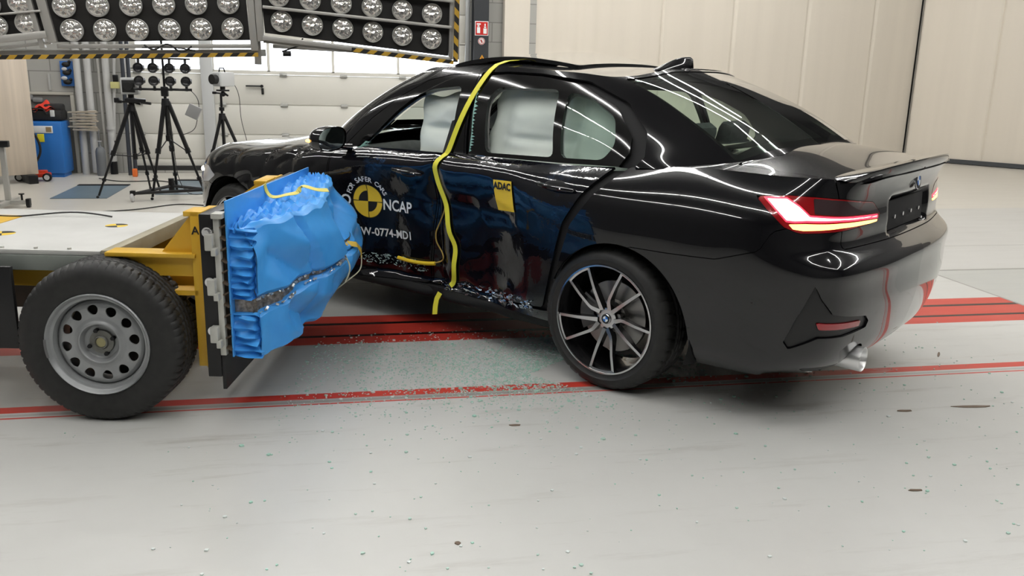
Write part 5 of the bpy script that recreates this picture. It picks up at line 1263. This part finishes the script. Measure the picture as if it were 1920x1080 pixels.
# ------------------------------------------------------------------ along the left part of the back wall
def T(nm, label, cat, loc, rz=0, group=None): return thing(nm, label, cat, loc, rz, group)
cb_ = T('tool_cabinet', 'blue steel cabinet with a white label, carrying a black bag, by the block wall', 'cabinet', (-3.53, 11.60, 0))
mb = MB(); mb.box((0, 0, .355), (.46, .36, .63), None, .03); mb.boxb(-.20, .20, -.15, .15, 0, .06); mb.build('cabinet_body', mat('bright blue paint', (.02, .15, .48), .4), cb_)
mb = MB(); mb.box((-.02, -.183, .575), (.30, .006, .085), None, .002); mb.build('white_label', WHITE, cb_)
mb = MB(); mb.box((.085, -.1875, .575), (.06, .003, .06)); mb.build('label_print', mat('label brown', (.3, .22, .12), .5), cb_)
mb = MB(); mb.box((-.01, -.186, .475), (.075, .006, .095), None, .002); mb.build('yellow_note', mat('yellow note', (.75, .68, .03), .5), cb_)
bg = T('tool_bag', 'black open tool bag lying on top of the blue cabinet', 'bag', (-3.51, 11.60, .672))
mb = MB(); mb.box((0, 0, .065), (.42, .26, .13), None, .035); mb.box((.10, 0, .15), (.20, .2, .10), None, .03); mb.build('bag_body', mat('black nylon', (.012, .012, .013), .7), bg)
mb = MB(); mb.tube([(-.12, -.14, .08), (-.10, -.16, .15), (.02, -.16, .14), (.05, -.14, .08)], .010, 8); mb.build('bag_strap', BLK, bg); mb = MB(); mb.box((.11, -.135, .09), (.05, .02, .08), None, .008); mb.build('grey_pouch', HOUS, bg)
rc = MB(); rows = []
for i in range(13):
    x = -.12+.24*i/12; rows.append([(x, y, .045+.09*math.exp(-((x-.0)/.07)**2-(y/.07)**2)+.02*math.sin(x*50+y*30)+.0) for y in [-.10+.2*j/10 for j in range(11)]])
rc.grid(rows); rc.grid([[(p[0], p[1], p[2]-.03) for p in r] for r in rows]); o = rc.build('red_cloth', mat('red cloth', (.62, .04, .02), .8), None, smooth=60, loc=(-3.50, 11.57, .775)); tag(o, 'crumpled red cloth heaped on the black bag', 'cloth')
# hand truck style pump with hose
pj_ = T('bottle_jack_trolley', 'red wheeled workshop jack with a looping black hose beside the blue cabinet', 'jack', (-3.50, 11.12, 0))
mb = MB(); mb.box((-.06, 0, .07), (.34, .12, .05), None, .01); mb.box((-.02, .0, .10), (.20, .08, .05), None, .01); mb.build('red_frame', mat('red enamel', (.62, .05, .02), .4), pj_)
mb = MB(); mb.cyl((-.14, .03, .08), (-.17, .03, .62), .016, n=10); mb.build('lever', TSIL, pj_)
mb = MB(); mb.tube(interp([(-.18, .0, .60), (-.08, -.02, .60), (.02, -.02, .48), (.03, -.02, .32), (-.04, -.02, .20), (-.10, 0, .12)], 30), .014, 8); mb.build('hose', BLK, pj_)
for x in (.10, -.20):
    mb = MB(); mb.lathe([(0, -.02), (.03, -.02), (.05, -.012), (.05, .012), (0, .02)], (x, -.08, .05), n=20); mb.build('wheel', TB, pj_); mb = MB(); mb.lathe([(0, -.022), (.03, -.0215)], (x, -.08, .05), n=20); mb.build('hub', HOUS, pj_)
mb = MB(); mb.box((-.10, .03, .17), (.08, .08, .12), None, .01); mb.build('pump_block', mat('dark grey casting', (.10, .10, .10), .5, .3), pj_)
# wall opening frame
wo = T('wall_recess', 'pale framed recess in the block wall behind the blue cabinet', 'recess', (-3.55, 11.9, 0))
mb = MB(); mb.boxb(-.35, .30, -.035, 0, .965, 1.0, .003); mb.boxb(.255, .30, -.035, 0, .0, .965, .003); mb.boxb(-.35, -.31, -.035, 0, 0, .965, .003); mb.build('recess_frame', mat('cream frame', (.50, .48, .42), .5), wo)
mb = MB(); mb.boxb(-.31, .255, -.010, -.002, .0, .965); mb.build('recess_back', mat('shadowed grey board', (.16, .16, .15), .7), wo)  # shade of the opening is put into the board's colour
mb = MB(); mb.box((-.22, -.03, .93), (.10, .05, .07), None, .02); mb.box((-.12, -.03, .90), (.12, .05, .06), None, .02); mb.build('hanging_gloves', mat('grey glove', (.20, .20, .2), .8), wo)
mb = MB(); mb.boxb(.0, .02, -.02, 0, 1.02, 1.22); o = mb.build('cable_duct', mat('grey duct', (.45, .45, .43), .5), None, loc=(-3.53, 11.9, 0)); tag(o, 'short grey vertical cable duct on the block wall above the recess', 'cable duct')
bx = T('wall_rack', 'blue wall rack of dark parts left of the tall pipes', 'rack', (-3.30, 11.9, 1.215))
mb = MB(); mb.boxb(-.075, .075, -.05, 0, -.14, .16, .004); mb.build('blue_back', mat('mid blue board', (.03, .14, .42), .5), bx)
mb = MB()
for z in (-.09, .02, .12): mb.sphere((.0, -.06, z), .038, 12, 8, (1.3, .6, .8)); mb.sphere((.04, -.06, z+.03), .02, 10, 6)
mb.build('dark_parts', BLK, bx); mb = MB(); mb.sphere((-.03, -.07, -.045), .028, 10, 6, (1.3, .5, .9)); mb.sphere((-.02, -.07, .065), .025, 10, 6, (1.3, .5, .9)); mb.build('pale_parts', HOUS, bx)
# pipes
PIPE = wall_mat('pale grey pipe', (.50, .50, .49), (4, 4, 1), .08, .4)
for k, (u, z0, z1, r, lab) in enumerate(((-3.165, 0, 2.4, .042, 'leftmost tall pale pipe standing against the block wall'), (-3.045, .02, 2.4, .042, 'second tall pale pipe from the left against the block wall'), (-2.835, .12, 2.4, .042, 'tall pale pipe behind the left tripod with a dark foot'))):
    t_ = T('standing_pipe', lab, 'pipe', (u, 11.78, 0), 0, None)
    mb = MB(); mb.cyl((0, 0, z0), (0, .03, z1), r, n=20); mb.build('pipe_tube', PIPE, t_)
    mb = MB(); mb.cyl((0, -.002, .555), (0, -.002, .59), r*1.12, n=20); mb.build('pipe_socket', PIPE, t_)
    if z0 > .1: mb = MB(); mb.cyl((0, 0, 0), (0, 0, .16), r*1.05, n=20); mb.build('dark_foot', TB, t_)
    mb = MB(); mb.boxb(-.05, .05, .03, .12, 1.8, 1.83); mb.build('wall_clip', TSIL, t_)
mb = MB(); mb.cyl((0, 0, 0), (.0, 0, 2.4), .018, n=12); o = mb.build('standing_rod', mat('light rod', (.48, .47, .44), .5), None, loc=(-2.93, 11.84, 0)); tag(o, 'thin pale rod between the second and third tall pipes', 'rod')
t_ = T('levelling_rod', 'thin pale rod with a dark clamp and an orange foot next to the third pipe', 'rod', (-2.70, 11.78, 0))
mb = MB(); mb.cyl((-.13, 0, .10), (.0, .05, 1.9), .018, n=12); mb.build('rod_tube', PIPE, t_); mb = MB(); mb.cyl((-.14, 0, 0), (-.13, 0, .12), .028, n=12); mb.build('orange_foot', mat('orange rubber', (.75, .16, .03), .5), t_); mb = MB(); mb.cyl((-.13, 0, .12), (-.105, 0, .42), .022, n=12); mb.box((-.02, -.03, 1.18), (.06, .05, .09), None, .006); mb.build('dark_sleeve', TB, t_); mb = MB(); mb.box((-.03, -.04, 1.10), (.10, .06, .08), None, .006); mb.build('yellow_block', mat('pale yellow plastic', (.55, .52, .22), .5), t_)
for k, u in enumerate((-2.62, -2.555)):
    mb = MB(); mb.cyl((0, 0, 0), (.01, .04, 2.2), .024, n=14); o = mb.build('dark_standing_tube', mat('dark blue grey tube', (.035, .04, .05), .4), None, loc=(u, 11.66, 0)); tag(o, ['left one of two dark tubes standing beside the garage door frame', 'right one of two dark tubes standing beside the garage door frame'][k], 'tube')
mb = MB(); mb.box((0, 0, .05), (.055, .05, .10), None, .01); o = mb.build('orange_wedge', MATS['orange rubber'], None, loc=(-2.53, 11.50, 0)); tag(o, 'orange rubber wedge on the floor at the foot of the dark tubes', 'wedge')
# bundle of rolled sheets strapped across the pipes
random.seed(2)
for k in range(7):
    z = .555+.036*k; mb = MB(); w = .30+.04*math.sin(k*2.3); x0 = random.uniform(-.02, .02); mb.box((x0, 0, 0), (w, .07, .018), (0, random.uniform(-.04, .04), 0), .010); mb.box((x0+.02, -.01, .010), (w*.8, .06, .012), (0, random.uniform(-.06, .06), 0), .006)
    o = mb.build('folded_sheet', mat('beige cardboard', (.42, .37, .30), .7), None, loc=(-3.11, 11.665, z))
    tag(o, 'folded beige sheet in the stack held across the two left pipes', 'sheet', 'stack of folded beige sheets at the pipes')
# glass jars / bottles on the floor by the pipes
t_ = T('gas_canister', 'grey canister standing on the floor between the second and third pipes', 'canister', (-2.94, 11.62, 0)); mb = MB(); mb.lathe([(0, 0), (.055, 0), (.058, .02), (.058, .30), (.045, .34), (.015, .36), (.015, .42), (0, .42)], axis='z', n=20); mb.build('canister_body', mat('grey canister paint', (.16, .17, .18), .4, .3), t_); mb = MB(); mb.cyl((-.03, 0, .42), (.03, 0, .42), .01, n=8); mb.cyl((0, 0, .40), (0, 0, .56), .007, n=8); mb.build('valve', TSIL, t_)
# left standing board and metal stand
lb = T('standing_board', 'tall cream standing board at the far left edge with black feet', 'board', (-3.46, 10.95, 0), math.radians(35))
mb = MB(); mb.boxb(-1.6, 0, 0, .035, .10, 1.42, .004); mb.build('board_panel', wall_mat('cream veneer', (.55, .47, .38), (9, 9, .3), .10, .4), lb)
mb = MB(); mb.boxb(-.14, -.04, -.10, .14, .0, .10, .006); mb.boxb(-1.4, -1.3, -.10, .14, 0, .10, .006); mb.build('board_foot', TB, lb)
ms = T('measuring_stand', 'silver profile stand with black clamps at the left edge behind the trolley deck', 'stand', (-3.15, 9.10, 0))
mb = MB(); mb.boxb(-.045, .0, -.02, .025, .06, .60, .003); mb.boxb(-.35, .16, -.02, .02, .03, .07, .003); mb.boxb(-.045, .0, -.25, .25, .03, .07, .003); mb.build('profile_frame', ALU, ms)
mb = MB(); mb.box((.0, -.03, .61), (.10, .06, .06), None, .006); mb.box((.155, 0, .05), (.035, .06, .07), None, .004); mb.cyl((.10, 0, .07), (.10, 0, .125), .010, n=8); mb.cyl((.10, 0, .125), (.10, 0, .135), .026, n=10); mb.boxb(-.30, -.26, -.03, .03, 0, .04); mb.boxb(-.04, .0, .2, .24, 0, .03); mb.boxb(.14, .17, -.02, .02, 0, .03); mb.build('black_clamps', TB, ms)
hz = MB(); hz.box((0, 0, 0), (.16, .004, .05)); o = hz.build('hazard_sticker', HAZ, None, loc=(-1.36, 11.975, .20)); tag(o, 'black and yellow hazard sticker low on the garage door by the tripod', 'sticker')
# cables on the floor
for pts, lab in (([(-2.9, 11.3, .006), (-2.5, 11.0, .006), (-2.2, 11.05, .006), (-1.9, 10.7, .006), (-1.7, 10.2, .006)], 'thin dark cable on the floor running behind the left tripod'), ([(-2.3, 8.75, .006), (-1.9, 8.95, .006), (-1.6, 9.2, .006), (-1.3, 9.1, .006), (-1.0, 9.4, .006)], 'thin dark cable on the floor in front of the wheeled lamp stand')):
    mb = MB(); mb.tube(interp(pts, 40), .006, 6); o = mb.build('floor_cable', BLK); tag(o, lab, 'cable')
# ------------------------------------------------------------------ broken window glass on the floor
GSH = [mat('pale green shard', (.50, .68, .60), .15, coat=.5), mat('clear white shard', (.72, .78, .76), .12, coat=.5), mat('green shard', (.42, .66, .56), .2)]
random.seed(21)
def shard_mesh(k):
    mb = MB(); n = random.choice((4, 5, 6)); a0 = random.random()*6; P = [((.5+.5*random.random())*math.cos(a0+2*PI*j/n), (.5+.5*random.random())*math.sin(a0+2*PI*j/n)) for j in range(n)]
    mb.prism([(p[0], p[1]) for p in P], 0, .55, 'z')
    me = bpy.data.meshes.new('glass_shard'); me.from_pydata(mb.v, [], mb.f); me.materials.append(GSH[k]); return me
SHM = [shard_mesh(k % 3 if k % 5 else 0) for k in range(15)]
def scatter():
    r = random.random()
    if r < .50: u = random.gauss(.95, .33); v = random.gauss(3.92, .22)
    elif r < .68: u = random.gauss(.25, .35); v = random.gauss(4.22, .14)
    elif r < .86: u = random.gauss(.7, .9); v = random.gauss(3.75, .30)
    else: u = random.uniform(-.6, 3.2); v = random.uniform(2.1, 4.6)
    return u, v
def clear(u, v):
    dx, dy = u-CARX, v-CARY; c, s = math.cos(CARR), math.sin(CARR); lx, ly = dx*c+dy*s, -dx*s+dy*c
    if abs(ly) < .95 and abs(lx) < .36 and abs(ly) > .6: return False
    dx, dy = u-TRX, v-TRY; c, s = math.cos(TRA), math.sin(TRA); lx, ly = dx*c+dy*s, -dx*s+dy*c
    if lx < .62 and ly > -.1 : return False
    return True
pts = []
while len(pts) < 6500:
    u, v = scatter() if len(pts) < 3200 else (random.gauss(.98, .26), random.gauss(3.90, .19)) if random.random() < .6 else (random.gauss(.45, .5), random.gauss(3.95, .28))
    if v > 1.9 and clear(u, v): pts.append((u, v, (min(.016, .0028+abs(random.gauss(0, .0028))) if len(pts) < 3200 else random.uniform(.0028, .0062))*(1.0)))
pts.sort(key=lambda p: -p[2]/p[1])
GRP = 'larger crumbs of broken window glass on the floor'
for u, v, s in pts[:300]:
    o = bpy.data.objects.new('glass_shard', random.choice(SHM)); COL.objects.link(o); o.location = (u, v, .0005); o.rotation_euler = (0, 0, random.random()*6); o.scale = (s*1.15, s*1.15, s)
    tag(o, 'small crumb of pale green broken window glass scattered on the grey floor', 'glass shard', GRP)
mb = MB(); G3 = [MB(), MB(), MB()]
for u, v, s in pts[300:]:
    k = random.choice((0, 0, 1, 1, 2)); m_ = G3[0]; m_.cm = k; n = random.choice((4, 5)); a0 = random.random()*6
    m_.prism([(u+s*(.5+.5*random.random())*math.cos(a0+2*PI*j/n), v+s*(.5+.5*random.random())*math.sin(a0+2*PI*j/n)) for j in range(n)], .0005, .0005+s*.6, 'z'); m_.mi += []
me = bpy.data.meshes.new('glass_crumbs'); me.from_pydata(G3[0].v, [], G3[0].f)
for q in GSH: me.materials.append(q)
if len(G3[0].mi) == len(me.polygons): me.polygons.foreach_set('material_index', G3[0].mi)
o = bpy.data.objects.new('glass_crumbs', me); COL.objects.link(o); tag(o, 'fine scatter of pale green glass crumbs between the barrier and the rear wheel', 'glass crumbs', kind='stuff')
# flecks and scuffs that lie on the floor
for (u, v, su, sv, lab) in ((2.40, 3.176, .05, .012, 'small dark scrap on the floor, left of the two near the lower right red line'), (2.74, 3.18, .12, .013, 'long thin brown scrap on the floor near the lower right'), (.67, 3.25, .03, .01, 'small brown flake on the floor below the glass, ahead of the rear wheel'), (1.97, 2.49, .035, .008, 'thin reddish flake on the floor in the right foreground'), (.32, 2.38, .012, .012, 'tiny tan crumb on the floor at the bottom centre'), (3.08, 3.87, .05, .008, 'dark sliver on the floor behind the exhaust')):
    mb = MB(); n = 9; mb.prism([(su*(.6+.4*random.random())*math.cos(2*PI*j/n), sv*(.6+.4*random.random())*math.sin(2*PI*j/n)) for j in range(n)], .0004, .003, 'z'); o = mb.build('floor_scrap', mat('brown scrap', (.14, .10, .07), .7), None, smooth=0, loc=(u, v, 0)); o.rotation_euler = (0, 0, .9 if su == .05 and v > 3.8 else -.1); tag(o, lab, 'scrap')
